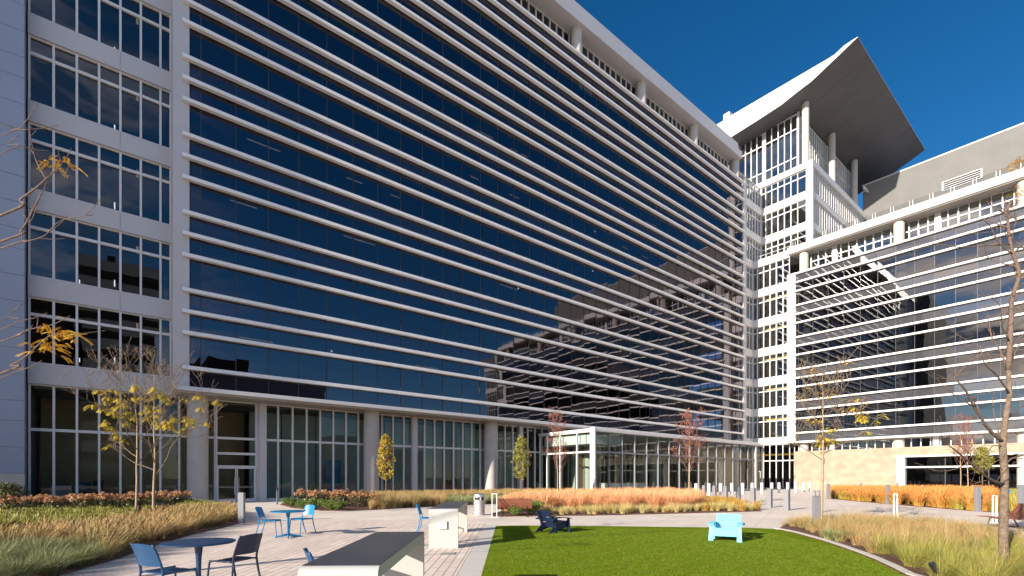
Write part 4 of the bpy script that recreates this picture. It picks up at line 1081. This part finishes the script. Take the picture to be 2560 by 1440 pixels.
def litter_bin():
    x, y = gp(1198, 1288); root = empty('litter_bin', (x, y, .004), .9, label='round stainless steel litter bin beside the far counter', cat='litter bin')
    MB().lathe([(.25, .0), (.255, .02), (.245, .03), (.245, .66), (.25, .665)], seg=40).build('body', 'stainless', root, smooth=True)
    mb = MB()
    for k in range(4):
        a = k*math.pi/2+.3; mb.box(.22*math.cos(a)-.03, .22*math.cos(a)+.03, .22*math.sin(a)-.03, .22*math.sin(a)+.03, .66, .80)
    mb.build('hood_supports', 'stainless', root)
    MB().lathe([(.20, .55), (.20, .8)], seg=24).build('opening', 'black', root)
    MB().lathe([(.25, .795), (.25, .87), (.235, .91), (.18, .93)], seg=40).build('hood', 'stainless', root, smooth=True)
    MB().lathe([(.20, .932), (.20, .945)], seg=30).build('lid', 'black', root); return root
litter_bin()

# bollards
def bollard(m, wdt, dep, h, label, group, cap=None):
    root = empty('bollard', (0, 0, 0), label=label, cat='bollard', group=group)
    MB().box(-wdt/2, wdt/2, -dep/2, dep/2, 0, h).build('post', m, root, bevel=.008)
    MB().box(-wdt/2-.02, wdt/2+.02, -dep/2-.02, dep/2+.02, 0, .02).build('base_plate', m, root)
    MB().box(-wdt/2+.01, wdt/2-.01, -dep/2+.01, dep/2-.01, h+.001, h+.012).build('cap', cap or m, root); return root
def at_px(o, x, y, rz=None): gx, gy = gp(x, y); o.location = (gx, gy, 0); o.rotation_euler = (0, 0, -TH*.0 if rz is None else rz)
g = 'grey bollards in the nearer row across the plaza'
b0 = bollard('bollard_grey', .24, .24, 1.06, 'x', g)
rowN = [(1967, 1275.8), (1924, 1269), (1882.5, 1262.8), (1846, 1257.6), (1814, 1253), (1786, 1249), (1760, 1245.6)]
ordn = ['nearest', 'second nearest', 'third nearest', 'fourth nearest', 'fifth nearest', 'sixth nearest', 'farthest']
for i, (x, y) in enumerate(rowN):
    o = b0 if i == 0 else copy_tree(b0); at_px(o, x, y); o['label'] = '%s grey bollard of the grey row in front of the entrance' % ordn[i]
g = 'white bollards in the farther row before the tower'
b1 = bollard('bollard_white', .24, .24, 1.16, 'x', g)
rowF = [(1741, 1240.5), (1772.5, 1239.5), (1801.7, 1238), (1830, 1236.7), (1857, 1236), (1881, 1235), (1905, 1234.3), (1929.7, 1233), (1948, 1232), (1969.5, 1231.3), (1989.5, 1230.8), (2009, 1229.6), (2025.6, 1228.8)]
for i, (x, y) in enumerate(rowF):
    o = b1 if i == 0 else copy_tree(b1); at_px(o, x, y); o['label'] = '%s white bollard from the left in the row before the tower' % words[i]
g = 'flat grey light posts along the paths'
b2 = bollard('bollard_grey', .20, .13, 1.08, 'x', g, 'black')
for i, (x, y, lab, s_) in enumerate([(604, 1308, 'flat grey light post at the tip of the left bed', 1.02), (2071, 1248, 'thin dark grey light post at the left end of the far grass bed', 1.1), (2220, 1260.5, 'grey light post with a black camera-like head at the far bed', 1.1), (2444, 1279, 'tall grey light post before the far right grass', 1.12), (2553, 1286, 'grey light post cut by the right edge of the photo', 1.2), (2041, 1312, 'grey light post beside the sapling at the right of the lawn', .92), (2153, 1231, 'small light post left of the white window surround', 1.0), (2244, 1229, 'small light post in front of the white window surround', 1.0)]):
    o = b2 if i == 0 else copy_tree(b2); at_px(o, x, y, -TH); o.scale = (s_ if i != 5 else 1.15, s_, s_); o['label'] = lab
o = bollard('bollard_grey', .09, .07, 1.05, 'slim grey post with a black reader beside the door', None); at_px(o, 693, 1261)
MB().box(-.05, .05, -.06, -.036, .88, 1.06).build('reader', 'black', o)
# bike loops: narrow white hoops
def hoop(label):
    root = empty('bike_loop', (0, 0, 0), label=label, cat='bike rack', group='narrow white bike loops')
    MB().box(-.11, -.085, -.022, .022, .02, 1.0).box(.085, .11, -.022, .022, .02, 1.0).box(-.085, .085, -.021, .021, .965, .999).build('frame', 'loop_white', root)
    MB().box(-.16, .16, -.05, .05, 0, .02).build('base_plate', 'loop_white', root); return root
h0 = hoop('x')
for i, (x, y, lab, rz) in enumerate([(2239, 1294, 'white bike loop alone on the path, middle right', .3), (2487, 1307, 'nearer white bike loop left of the slatted bench', .3), (2306, 1241, 'far bike loop before the dark window', .3), (2432, 1243, 'far bike loop just right of the two bare trees', .3), (2418, 1240, 'far bike loop partly behind the bare tree trunk', .9), (2546, 1246, 'far bike loop above the blue chair at the right edge', .3), (1236, 1294, 'thin white loop left of the wooden bench by the lawn', .2), (2111, 1236, 'far bike loop in front of the limestone wall', 1.2)]):
    o = h0 if i == 0 else copy_tree(h0); at_px(o, x, y, -TH+rz); o['label'] = lab
for i, (x, lab) in enumerate([(2036.5, 'thin grey pole behind the light post, left of the pair'), (2046.5, 'thin grey pole behind the light post, right of the pair')]):
    o = empty('pole', (*gp(x, 1282), 0), label=lab, cat='pole', group='pair of thin poles behind the light post'); MB().box(-.045, .045, -.045, .045, 0, 1.02).build('post', 'bollard_grey', o); MB().box(-.05, .05, -.05, .05, 1.021, 1.04).build('cap', 'black', o)

def bench(label, rz, pt, length=1.9):
    root = empty('slatted_bench', (*gp(*pt), 0), rz, label=label, cat='bench', group='low brown slatted benches')
    prof = smooth_bezier([(-.62, .34, 0), (-.25, .33, 0), (.10, .31, 0), (.30, .36, 0), (.52, .58, 0), (.66, .78, 0)], 5)
    d = 0; k = 0; pts = [(p.x, p.y) for p in prof]
    L_ = [0]
    for a, b in zip(pts, pts[1:]): L_.append(L_[-1]+math.dist(a, b))
    s = .03
    while s < L_[-1]-.03:
        x = float(np.interp(s, L_, [p[0] for p in pts])); z = float(np.interp(s, L_, [p[1] for p in pts]))
        x2 = float(np.interp(s+.02, L_, [p[0] for p in pts])); z2 = float(np.interp(s+.02, L_, [p[1] for p in pts]))
        t = Vector((x2-x, z2-z)).normalized(); nn = Vector((-t.y, t.x)); mb = MB(); c = []
        for a, b in ((-.036, -.012), (.036, -.012), (.036, .012), (-.036, .012)): c.append((x+t.x*a+nn.x*b, z+t.y*a+nn.y*b))
        for y in (-length/2, length/2): mb.v += [(q[0], y, q[1]) for q in c]
        mb.f += [(0, 1, 2, 3), (7, 6, 5, 4), (0, 4, 5, 1), (1, 5, 6, 2), (2, 6, 7, 3), (3, 7, 4, 0)]
        mb.build('slat', 'wood', root); s += .088
    for y in (-length*.36, length*.36):
        MB().tube([(-.50, y, .02), (-.42, y, .29), (.12, y, .27), (.30, y, .32), (.60, y, .70)], .02, 6).tube([(.28, y, .30), (.42, y, .02)], .02, 6).tube([(-.55, y, .02), (.48, y, .02)], .02, 6).build('support', 'black', root)
    return root
bench('brown slatted bench reaching in from the right edge of the photo', -TH-.12, (2556, 1322))
bench('brown slatted bench behind the round green shrubs', R(231-4), (1287, 1290), 1.5)
# drain grate and spotlight
o = empty('drain_grate', (*AB(-1.36, 10.55), .010), -TH, label='small slotted drain grate in the plank paving', cat='drain grate')
mb = MB()
for k in range(9): mb.box(-.15+.034*k, -.132+.034*k, -.13, .13, 0, .006)
mb.build('bars', 'stainless', o); MB().box(-.16, .16, -.14, .14, -.003, .0005).build('pit', 'black', o)
o = empty('spotlight', (*gp(2334, 1452), .03), .4, label='small black garden spotlight at the bottom edge in the mulch', cat='spotlight')
MB().tube([(0, 0, 0), (0, 0, .16)], .012, 8).build('stake', 'black', o); MB().tube([(-.06, 0, .15), (.08, 0, .22)], [.035, .05], 14).build('head', 'black', o)
o = empty('terrace_lamp', (107.2, -6.5, 55.9), 0, label='small white lamp projecting from the tower corner above the terrace', cat='lamp')
MB().box(0, .1, .0, .75, 0, .1).build('arm', 'white_metal', o); MB().box(-1.6, .7, -.35, .0, -.1, .2).build('head', 'white_metal', o, bevel=.05)

# ================================================================== TREES
def treegen(seed, height, trunk_h, r0, spread, levels=4, up=.45, nb=9, wig=.10, leader=True, vase=False, twigr=.004):
    """skeleton: returns (trunk tubes, branch tubes, tip points)"""
    random.seed(seed); trunk = []; br_ = []; tips = []
    def grow(p, d, ln, r, lv):
        pts = [p]; rs = [r]; q = Vector(p); dd = Vector(d).normalized(); n = 5
        for i in range(n):
            dd = (dd+Vector((random.gauss(0, wig), random.gauss(0, wig), random.gauss(0, wig)+up*.12))).normalized()
            q = q+dd*ln/n; pts.append(q.copy()); rs.append(max(twigr, r*(1-(i+1)/n*.65)))
        br_.append((pts, rs)); tips.append(pts[-1])
        if lv > 0:
            for k in range(random.choice((2, 3, 3, 4))):
                i = random.randint(2, n); a = random.uniform(0, 6.28); side = Vector((math.cos(a), math.sin(a), random.uniform(-.1, .6)))
                nd = (dd*random.uniform(.5, 1.0)+side*random.uniform(.5, .9)).normalized()
                grow(pts[i], nd, ln*random.uniform(.45, .7), rs[i]*.65, lv-1)
        elif random.random() < .7: tips.append(pts[3])
    pts = []; rs = []; q = Vector((0, 0, 0)); n = 12; wx = wy = 0
    for i in range(n+1):
        t = i/n; wx += random.gauss(0, .018)*height*.2; wy += random.gauss(0, .018)*height*.2
        pts.append(Vector((wx*min(1, t*2), wy*min(1, t*2), height*t))); rs.append(max(.008, r0*(1-t)**.8*(1.25 if i == 0 else 1)))
    trunk.append((pts, rs))
    for k in range(nb):
        t = trunk_h/height+(1-trunk_h/height)*(k/nb)**1.1*.92
        i = min(n-1, int(t*n)); f = t*n-i; p = pts[i].lerp(pts[i+1], f); rr = rs[i]*.55
        a = k*2.4+random.uniform(-.4, .4)
        el = R(random.uniform(25, 50) if not vase else random.uniform(55, 72)); d = Vector((math.cos(a)*math.cos(el), math.sin(a)*math.cos(el), math.sin(el)))
        env = math.sin(math.pi*min(1, max(.12, (1-(t-trunk_h/height)/(1-trunk_h/height))))**.8*.5+.0)
        grow(p, d, spread*(.35+.75*env), rr, levels-2)
    return trunk, br_, tips
def fronds(tips, size, n, mname, parent, droop=.6, name='leaves', leaflets=9, lw=.35):
    """pinnate hanging leaves: rows of small leaflets along a drooping stalk"""
    V = []; Fq = []
    for p in tips:
        for _ in range(n):
            a = random.uniform(0, 6.28); d = Vector((math.cos(a), math.sin(a), random.uniform(-.2, .4))).normalized(); q = Vector(p)+Vector((random.gauss(0, .04), random.gauss(0, .04), random.gauss(0, .04)))
            L_ = size*random.uniform(.7, 1.2)
            for k in range(leaflets):
                t = k/leaflets; dd = (d+Vector((0, 0, -droop*t*2))).normalized(); q = q+dd*L_/leaflets
                side = dd.cross(Vector((0, 0, 1)))
                if side.length < .1: side = Vector((1, 0, 0))
                side.normalize(); ll = L_*lw*(1-.5*abs(t-.4))
                for s in (-1, 1):
                    e = side*s*ll*.9+dd*ll*.3+Vector((0, 0, -.35*ll)); n_ = len(V); wd_ = dd*ll*.20
                    V += [tuple(q), tuple(q+e*.5+wd_), tuple(q+e), tuple(q+e*.5-wd_)]; Fq.append((n_, n_+1, n_+2, n_+3))
    if V: np_mesh(name, np.array(V), np.array(Fq), mname, parent)
def tree(name, label, pt, seed, height, trunk_h, r0, spread, bark, brm=None, group=None, z=0, **kw):
    loc = (*gp(*pt), z); root = empty(name, loc, 0, label=label, cat='tree', group=group)
    tr, br_, tips = treegen(seed, height, trunk_h, r0, spread, **kw)
    mb = MB()
    for p, r in tr: mb.tube(p, r, 9)
    mb.build('trunk', bark, root, smooth='all')
    mb = MB()
    for p, r in br_: mb.tube(p, r, 5, cap=False)
    mb.build('branches', brm or bark, root, smooth='all')
    return root, tips
# honey locust saplings in the left bed
r_, tips = tree('sapling', 'nearer thin sapling with sparse yellow green leaves in the left bed', (384, 1301), 5, 5.6, 1.7, .052, 1.9, 'bark_pale', 'bark', levels=5, nb=12, twigr=.0065, group='honey locust saplings in the left bed')
random.seed(3); low_ = [t for t in tips if 1.8 < t.z < 4.9 and math.hypot(t.x, t.y) > .5]; pick = random.sample(low_, min(34, len(low_)))
fronds(pick, .27, 8, 'leaf_yellow', r_, lw=.30, droop=.9)
fronds(random.sample(tips, min(40, len(tips))), .12, 1, 'leaf_gold', r_, name='small_leaves', leaflets=5)
r_, tips = tree('sapling', 'farther thin sapling with golden leaves, left of its twin', (341, 1285), 9, 6.3, 2.3, .055, 1.9, 'bark_pale', 'bark', levels=5, nb=10, twigr=.007, group='honey locust saplings in the left bed')
random.seed(4); low_ = [t for t in tips if 2.2 < t.z < 5.6]; fronds(random.sample(low_, min(36, len(low_))), .28, 8, 'leaf_yellow', r_, lw=.30, droop=.9)
# columnar yellow trees
def columnar(label, pt, seed, H, z0, rad, lm, n=2600, group='small egg-shaped trees before the storefront'):
    loc = (*gp(*pt), 0); root = empty('columnar_tree', loc, 0, label=label, cat='tree', group=group); random.seed(seed)
    MB().tube([(0, 0, 0), (.01, 0, z0), (.0, .02, H*.7), (0, 0, H*.92)], [.05, .042, .025, .008], 8).build('trunk', 'bark', root, smooth='all')
    mb = MB(); cs = []
    for k in range(34):
        a = random.uniform(0, 6.28); t = k/34; zb_ = z0+t*(H-z0)*.55; zt = min(H, zb_+(H-z0)*.38); env = math.sin(math.pi*min(1, .16+.84*((zt-z0)/(H-z0)))**1.0)**.75 if zt < H else .1
        rr = rad*env*random.uniform(.55, 1); mb.tube([(0, 0, zb_), (rr*.6*math.cos(a), rr*.6*math.sin(a), (zb_+zt)/2-.05), (rr*math.cos(a), rr*math.sin(a), zt)], [.014, .009, .005], 4)
    mb.build('branches', 'bark', root)
    for k in range(150):
        t = random.random(); zz = z0+.05+t*(H-z0)*1.0; env = (math.sin(math.pi*min(1, (t*.93+.05))**.8))**.6; a = random.uniform(0, 6.28); rr = rad*env*math.sqrt(random.uniform(.15, 1))*random.uniform(.85, 1.08)
        cs.append((rr*math.cos(a), rr*math.sin(a), zz))
    V, Fq = flecks(cs, .075, .17, n//150, 1.2); np_mesh('crown', V, Fq, lm, root); return root
columnar('egg-shaped golden yellow tree before the round column', (965, 1253), 3, 4.65, 1.62, .62, 'leaf_olive')
columnar('egg-shaped dull olive tree right of the second column', (1303, 1248), 8, 4.85, 1.55, .66, 'leaf_pear')
# bare reddish trees
def redtree(label, pt, seed, H, th_, sp, group='bare reddish trees', n=60):
    r_, tips = tree('bare_tree', label, pt, seed, H, th_, .05, sp*.78, 'bark_pale', 'twig_red', levels=5, nb=15, vase=True, group=group, up=.7, twigr=.0065)
    random.seed(seed); hi = [t for t in tips if t.z > H*.5]; pts = random.sample(hi, min(n, len(hi)))
    V, Fq = flecks([tuple(t) for t in pts], .055, .12, 6); np_mesh('dry_leaves', V, Fq, 'leaf_red', r_); return r_
redtree('bare tree with dry red leaves at its top, left of the white corner post', (1394, 1248), 14, 6.6, 1.9, 1.55, n=70)
redtree('bare reddish tree standing in the orange grass before the pavilion', (1722, 1267), 17, 5.3, 1.75, 1.35)
redtree('thin bare tree in the far bed, left of the pair', (2401, 1242), 23, 6.8, 2.2, 1.4, group='pair of bare trees in the far bed', n=20)
redtree('thin bare tree in the far bed, right of the pair', (2420, 1243), 29, 6.9, 2.4, 1.4, group='pair of bare trees in the far bed', n=20)
columnar('small round olive tree right of the two bare trees', (2456, 1241), 18, 4.4, 2.2, .85, 'leaf_pear', group=None)
# young tree right of the lawn
r_, tips = tree('young_tree', 'young tree with yellow green leaves at the right of the lawn', (2053, 1312), 33, 5.25, 2.05, .055, 1.3, 'bark_pale', 'bark', levels=5, nb=12, twigr=.008)
random.seed(6); cand = [t for t in tips if 2.3 < t.z < 3.9 and (t.x*RT[0]+t.y*RT[1]) > .1]; fronds(random.sample(cand, min(40, len(cand))), .22, 5, 'leaf_yellow', r_, lw=.32, droop=.8)
fronds(random.sample(tips, 16), .18, 2, 'leaf_gold', r_, name='small_leaves', lw=.35)
# big near tree at the right edge
def bare_big():
    x, y = gp(2512, 1424); root = empty('near_tree', (x, y, .03), 0, label='rough-barked bare tree rising from the lime grass near the right edge', cat='tree')
    b = toab((x, y))[1]
    def Q(px, py, db=0):
        bb = b+db; ax, ay = AB((px-1280)/FPX*bb, bb); return (ax-x, ay-y, CZ-(py-1197)/FPX*bb)
    mb = MB(); mb.tube([(0, 0, -.05), Q(2508, 1350), Q(2510, 1260), Q(2512, 1190), Q(2506, 1120), Q(2512, 1060), Q(2524, 990), Q(2521, 930)], [.085, .067, .060, .056, .052, .046, .039, .035], 12)
    mb.build('trunk', 'bark', root, smooth='all')
    mb = MB()
    limbs = [([(2521, 930, 0), (2525, 860, 0), (2528, 800, .1), (2530, 750, .1), (2548, 690, .1), (2533, 640, .1), (2524, 600, .1), (2520, 560, .1), (2519, 530, .1), (2527, 505, .1)], .045),
             ([(2533, 640, .1), (2555, 622, .2), (2600, 650, .3)], .02), ([(2524, 615, .1), (2470, 618, .0), (2400, 622, -.1), (2330, 612, -.1)], .013), ([(2524, 600, .1), (2512, 585, .2), (2500, 560, .3), (2497, 548, .4)], .012),
             ([(2533, 640, .1), (2500, 615, 0), (2475, 570, -.1), (2458, 552, -.2)], .014),
             ([(2508, 1110, 0), (2470, 1075, -.2), (2435, 1020, -.4), (2410, 975, -.6), (2385, 950, -.7)], .028), ([(2435, 1020, -.4), (2395, 1000, -.5), (2350, 960, -.6)], .012),
             ([(2511, 1215, 0), (2480, 1205, -.3), (2440, 1175, -.6), (2400, 1140, -.9), (2372, 1118, -1.1)], .024), ([(2440, 1175, -.6), (2425, 1140, -.7), (2380, 1105, -.8)], .010),
             ([(2510, 1170, 0), (2530, 1150, .3), (2570, 1140, .6)], .022), ([(2506, 1120, 0), (2495, 1080, .3), (2485, 1040, .5), (2480, 990, .7)], .016),
             ([(2521, 930, 0), (2500, 880, .3), (2480, 850, .5), (2472, 800, .7)], .018), ([(2521, 930, 0), (2540, 880, .3), (2565, 840, .5)], .018), ([(2524, 990, 0), (2490, 940, -.3), (2462, 915, -.5), (2450, 870, -.6)], .016),
             ([(2512, 1060, 0), (2540, 1030, .4), (2575, 1010, .7)], .016), ([(2525, 860, 0), (2505, 820, -.2), (2500, 770, -.4), (2470, 740, -.5)], .012), ([(2528, 800, .1), (2552, 770, .3), (2570, 740, .4)], .012),
             ([(2506, 1120, 0), (2480, 1120, -.2), (2465, 1150, -.3)], .01)]
    random.seed(12); tips = []
    def sub(p, d, ln, r, lv):
        pts = [p]; q = Vector(p); dd = Vector(d).normalized()
        for i in range(4):
            dd = (dd+Vector((random.gauss(0, .2), random.gauss(0, .2), random.gauss(0, .2)+.06))).normalized(); q = q+dd*ln/4; pts.append(q.copy())
        mb.tube(pts, [max(.0025, r*(1-.18*i)) for i in range(5)], 5, cap=False); tips.append(pts[-1])
        if lv:
            for _ in range(random.choice((1, 2, 2))): sub(pts[random.randint(1, 4)], (dd+Vector((random.gauss(0, .7), random.gauss(0, .7), random.gauss(.1, .5)))), ln*.6, r*.6, lv-1)
    for pl, r in limbs:
        pts = smooth_bezier([Q(*p) for p in pl], 3); k = len(pts); mb.tube(pts, [max(.004, r*(1-.6*i/(k-1))) for i in range(k)], 7)
        for j in range(2, k):
            if random.random() < .5:
                d = (pts[j]-pts[j-1]).normalized()+Vector((random.gauss(0, .6), random.gauss(0, .6), random.gauss(.2, .4))); sub(pts[j], d, random.uniform(.22, .55), r*.35, 1)
    mb.build('branches', 'bark_dark', root, smooth='all')
    fronds(random.sample(tips, 6), .10, 1, 'leaf_gold', root, name='last_leaves', leaflets=4)
bare_big()
# branches of two trees standing just outside the photo
def side_tree(label, base, b, limbs, leafs, side):
    x, y = AB((base-1280)/FPX*b, b); root = empty('honey_locust', (x, y, 0), 0, label=label, cat='tree')
    def Q(px, py, db=0):
        bb = b+db; ax, ay = AB((px-1280)/FPX*bb, bb); return (ax-x, ay-y, CZ-(py-1197)/FPX*bb)
    mb = MB(); mb.tube([(0, 0, -.05), (.02, 0, 1), (0, .03, 2.2), (.03, 0, 3.6), (0, 0, 5.2), (.04, .03, 6.6)], [.12, .10, .09, .07, .045, .015], 10); mb.build('trunk', 'bark', root, smooth='all')
    mb = MB(); random.seed(5)
    for pl, r in limbs:
        P0 = [Q(*p) for p in pl]; zz = P0[0][2]
        if len(pl) > 0 and (pl[0][0] < 5 or pl[0][0] > 2555): P0 = [(0, 0, max(1.5, zz-1.0))]+P0
        pts = smooth_bezier(P0, 4); k = len(pts); mb.tube(pts, [max(.004, r*.72*(1-.75*i/(k-1))) for i in range(k)], 7)
        for j in range(5, k, 2):
            if random.random() < .45:
                d = (pts[j]-pts[j-1]).normalized()+Vector((random.gauss(0, .5), random.gauss(0, .5), random.gauss(.1, .4))); ln = random.uniform(.08, .25); p = pts[j]
                mb.tube([p, p+d*ln*.5, p+d*ln+Vector((0, 0, .03))], [.005, .004, .0028], 4, cap=False)
    # rest of the crown outside the picture
    for k in range(16):
        a = (math.pi if side < 0 else 0)+random.uniform(-1.3, 1.3)-TH; z0_ = 2.0+k*.26; d = Vector((math.cos(a), math.sin(a), .5)); p = Vector((0, 0, z0_)); pts = [p, p+d*.5+Vector((0, 0, .1)), p+d*1.1, p+d*1.6+Vector((0, 0, .3))]
        mb.tube(pts, [.03, .022, .014, .006], 5, cap=False)
    mb.build('branches', 'bark_dark', root, smooth='all')
    random.seed(8); tl = []
    for px, py, db, n_ in leafs:
        fr_ = [Q(px+random.uniform(-12, 12), py+random.uniform(-8, 8), db) for _ in range(n_)]; tl += fr_
    fronds(tl, .155, 2, 'leaf_gold', root, droop=.45, leaflets=11, lw=.22)
    return root
side_tree('bare honey locust reaching in from the left edge with golden leaf sprays', -640, 5.6, [
    ([(0, 540, 0), (50, 500, 0), (90, 470, 0), (115, 448, 0), (150, 415, 0), (165, 395, 0)], .022), ([(115, 448, 0), (90, 400, .1), (78, 350, .1), (74, 322, .1)], .010), ([(0, 605, 0), (50, 580, 0), (85, 520, 0), (100, 490, 0), (118, 455, .1)], .018),
    ([(0, 622, 0), (60, 605, 0), (110, 590, 0), (152, 552, 0), (232, 537, 0)], .013), ([(0, 340, 0), (30, 325, 0), (70, 325, 0)], .009), ([(0, 385, 0), (20, 360, 0), (48, 338, 0)], .009), ([(0, 855, 0), (40, 838, 0), (80, 822, 0), (130, 812, 0), (175, 790, .0)], .012),
    ([(0, 935, 0), (25, 915, 0), (60, 895, 0), (110, 850, 0), (140, 835, 0), (200, 838, 0)], .018), ([(0, 945, 0), (45, 920, 0), (48, 905, 0)], .008), ([(0, 825, 0), (20, 790, 0), (55, 760, 0)], .008), ([(150, 415, 0), (158, 438, 0), (178, 440, 0)], .004), ([(100, 490, 0), (75, 555, 0), (48, 510, 0)], .006)],
    [(118, 400, 0, 1), (150, 402, 0, 3), (165, 410, 0, 2), (135, 815, 0, 3), (150, 845, 0, 5), (178, 840, 0, 4), (115, 855, 0, 4), (135, 865, 0, 3), (200, 832, 0, 2), (95, 872, 0, 2)], -1)
side_tree('honey locust at the right edge with golden leaf sprays', 2790, 8.0, [
    ([(2600, 440, 0), (2570, 420, 0), (2550, 405, 0), (2530, 408, 0)], .012), ([(2600, 480, 0), (2570, 465, 0), (2545, 472, 0)], .010), ([(2600, 720, 0), (2575, 700, 0), (2562, 690, 0)], .01)],
    [(2545, 408, 0, 4), (2528, 415, 0, 2), (2556, 400, 0, 4), (2550, 470, 0, 4), (2558, 480, 0, 3), (2556, 690, 0, 2)], 1)
# a bare tree behind the camera, which throws the thin shadows over the paving and lawn corner
for i, (ab, sd2, H) in enumerate([((-3.2, -6.5), 43, 8.0)]):
    x, y = AB(*ab); r_, tips = tree('bare_tree', 'bare tree beside the photographer', (1280, 1300), sd2, H, 2.2, .10, 2.0, 'bark', levels=4, nb=12, group='bare trees beside the photographer'); r_.location = (x, y, 0)

# ================================================================== BUILDINGS ACROSS THE PLAZA (seen in the glass)
def block(name, label, x0, x1, y0, y1, h, wallm, bandm, step, bh):
    root = empty(name, ((x0+x1)/2, (y0+y1)/2, 0), label=label, cat='building', absolute=True)
    MB().box(x0, x1, y0, y1, 0, h).build('wall', wallm, root)
    z = step*.6
    while z < h-1:
        MB().box(x0-.3, x1+.3, y0-.3, y1+.3, z, z+bh).build('band', bandm, root); z += step
    MB().box(x0+4, x0+(x1-x0)*.4, y0+3, y1-3, h, h+4).build('roof_house', wallm, root)
mat('brown_brick', (.085, .055, .04), .85); mat('brown_band', (.16, .11, .08), .8); mat('pale_band', (.85, .82, .76), .8); mat('dark_wall', (.03, .03, .035), .6)
block('garage', 'striped pale parking garage across the plaza, seen mirrored in the windows', -8.5, 5.0, -128, -104, 50, 'brown_brick', 'pale_band', 4.6, 2.6)
block('brick_block', 'dark brown block across the plaza, seen mirrored in the glass', 12, 44, -136, -110, 30, 'brown_brick', 'brown_band', 4.2, 1.2)
block('brick_block', 'dark brown block left of the garage, seen mirrored in the windows', -40, -9.5, -132, -104, 44, 'brown_brick', 'brown_band', 4.2, .8)
block('low_block', 'low dark building across the plaza to the south, seen mirrored in the storefront', 44.5, 76, -130, -105, 11, 'brown_brick', 'brown_band', 4.2, .6)
block('low_block', 'low long building far in the west, seen mirrored in the right wing', -190, -170, -160, 60, 13, 'brown_brick', 'brown_band', 4.2, 1.2)

# short turf blades and fallen leaves
tp = []
while len(tp) < 26000:
    a, b = random.uniform(-.45, 7.5), 4.6+random.random()**1.2*11
    p = AB(a, b)
    if inside(p, lawn) and 1100 < pix(p)[0] < 2620: tp.append(p)
mat('turf_blade', (.12, .2, .01), .7, island=[(.08, .125, .003), (.12, .18, .004), (.16, .21, .006), (.07, .105, .003)])
stuffgrass('turf_blades', 'turf_blade', tp, 'short green blades of the artificial lawn', per=6, h=.026, lean=.02, width=.006, droop=.2, root=.05, z0=.010)
lp = []
for _ in range(420):
    k_ = random.choice(['bed_left', 'bed_middle', 'bed_right', 'bed_orange']); poly = bed_poly[k_]; q = random.choice(poly); lp.append((q[0]+random.gauss(0, 1.0), q[1]+random.gauss(0, 1.0), .05))
V, Fq = flecks(lp, .028, .02, 1, .2); V[:, 2] = .02+np.abs(V[:, 2]-.05)*.4
o = np_mesh('fallen_leaves', V, Fq, 'leaf_olive'); tag(o, 'small dry leaves fallen along the edges of the beds', 'leaves', kind='stuff')
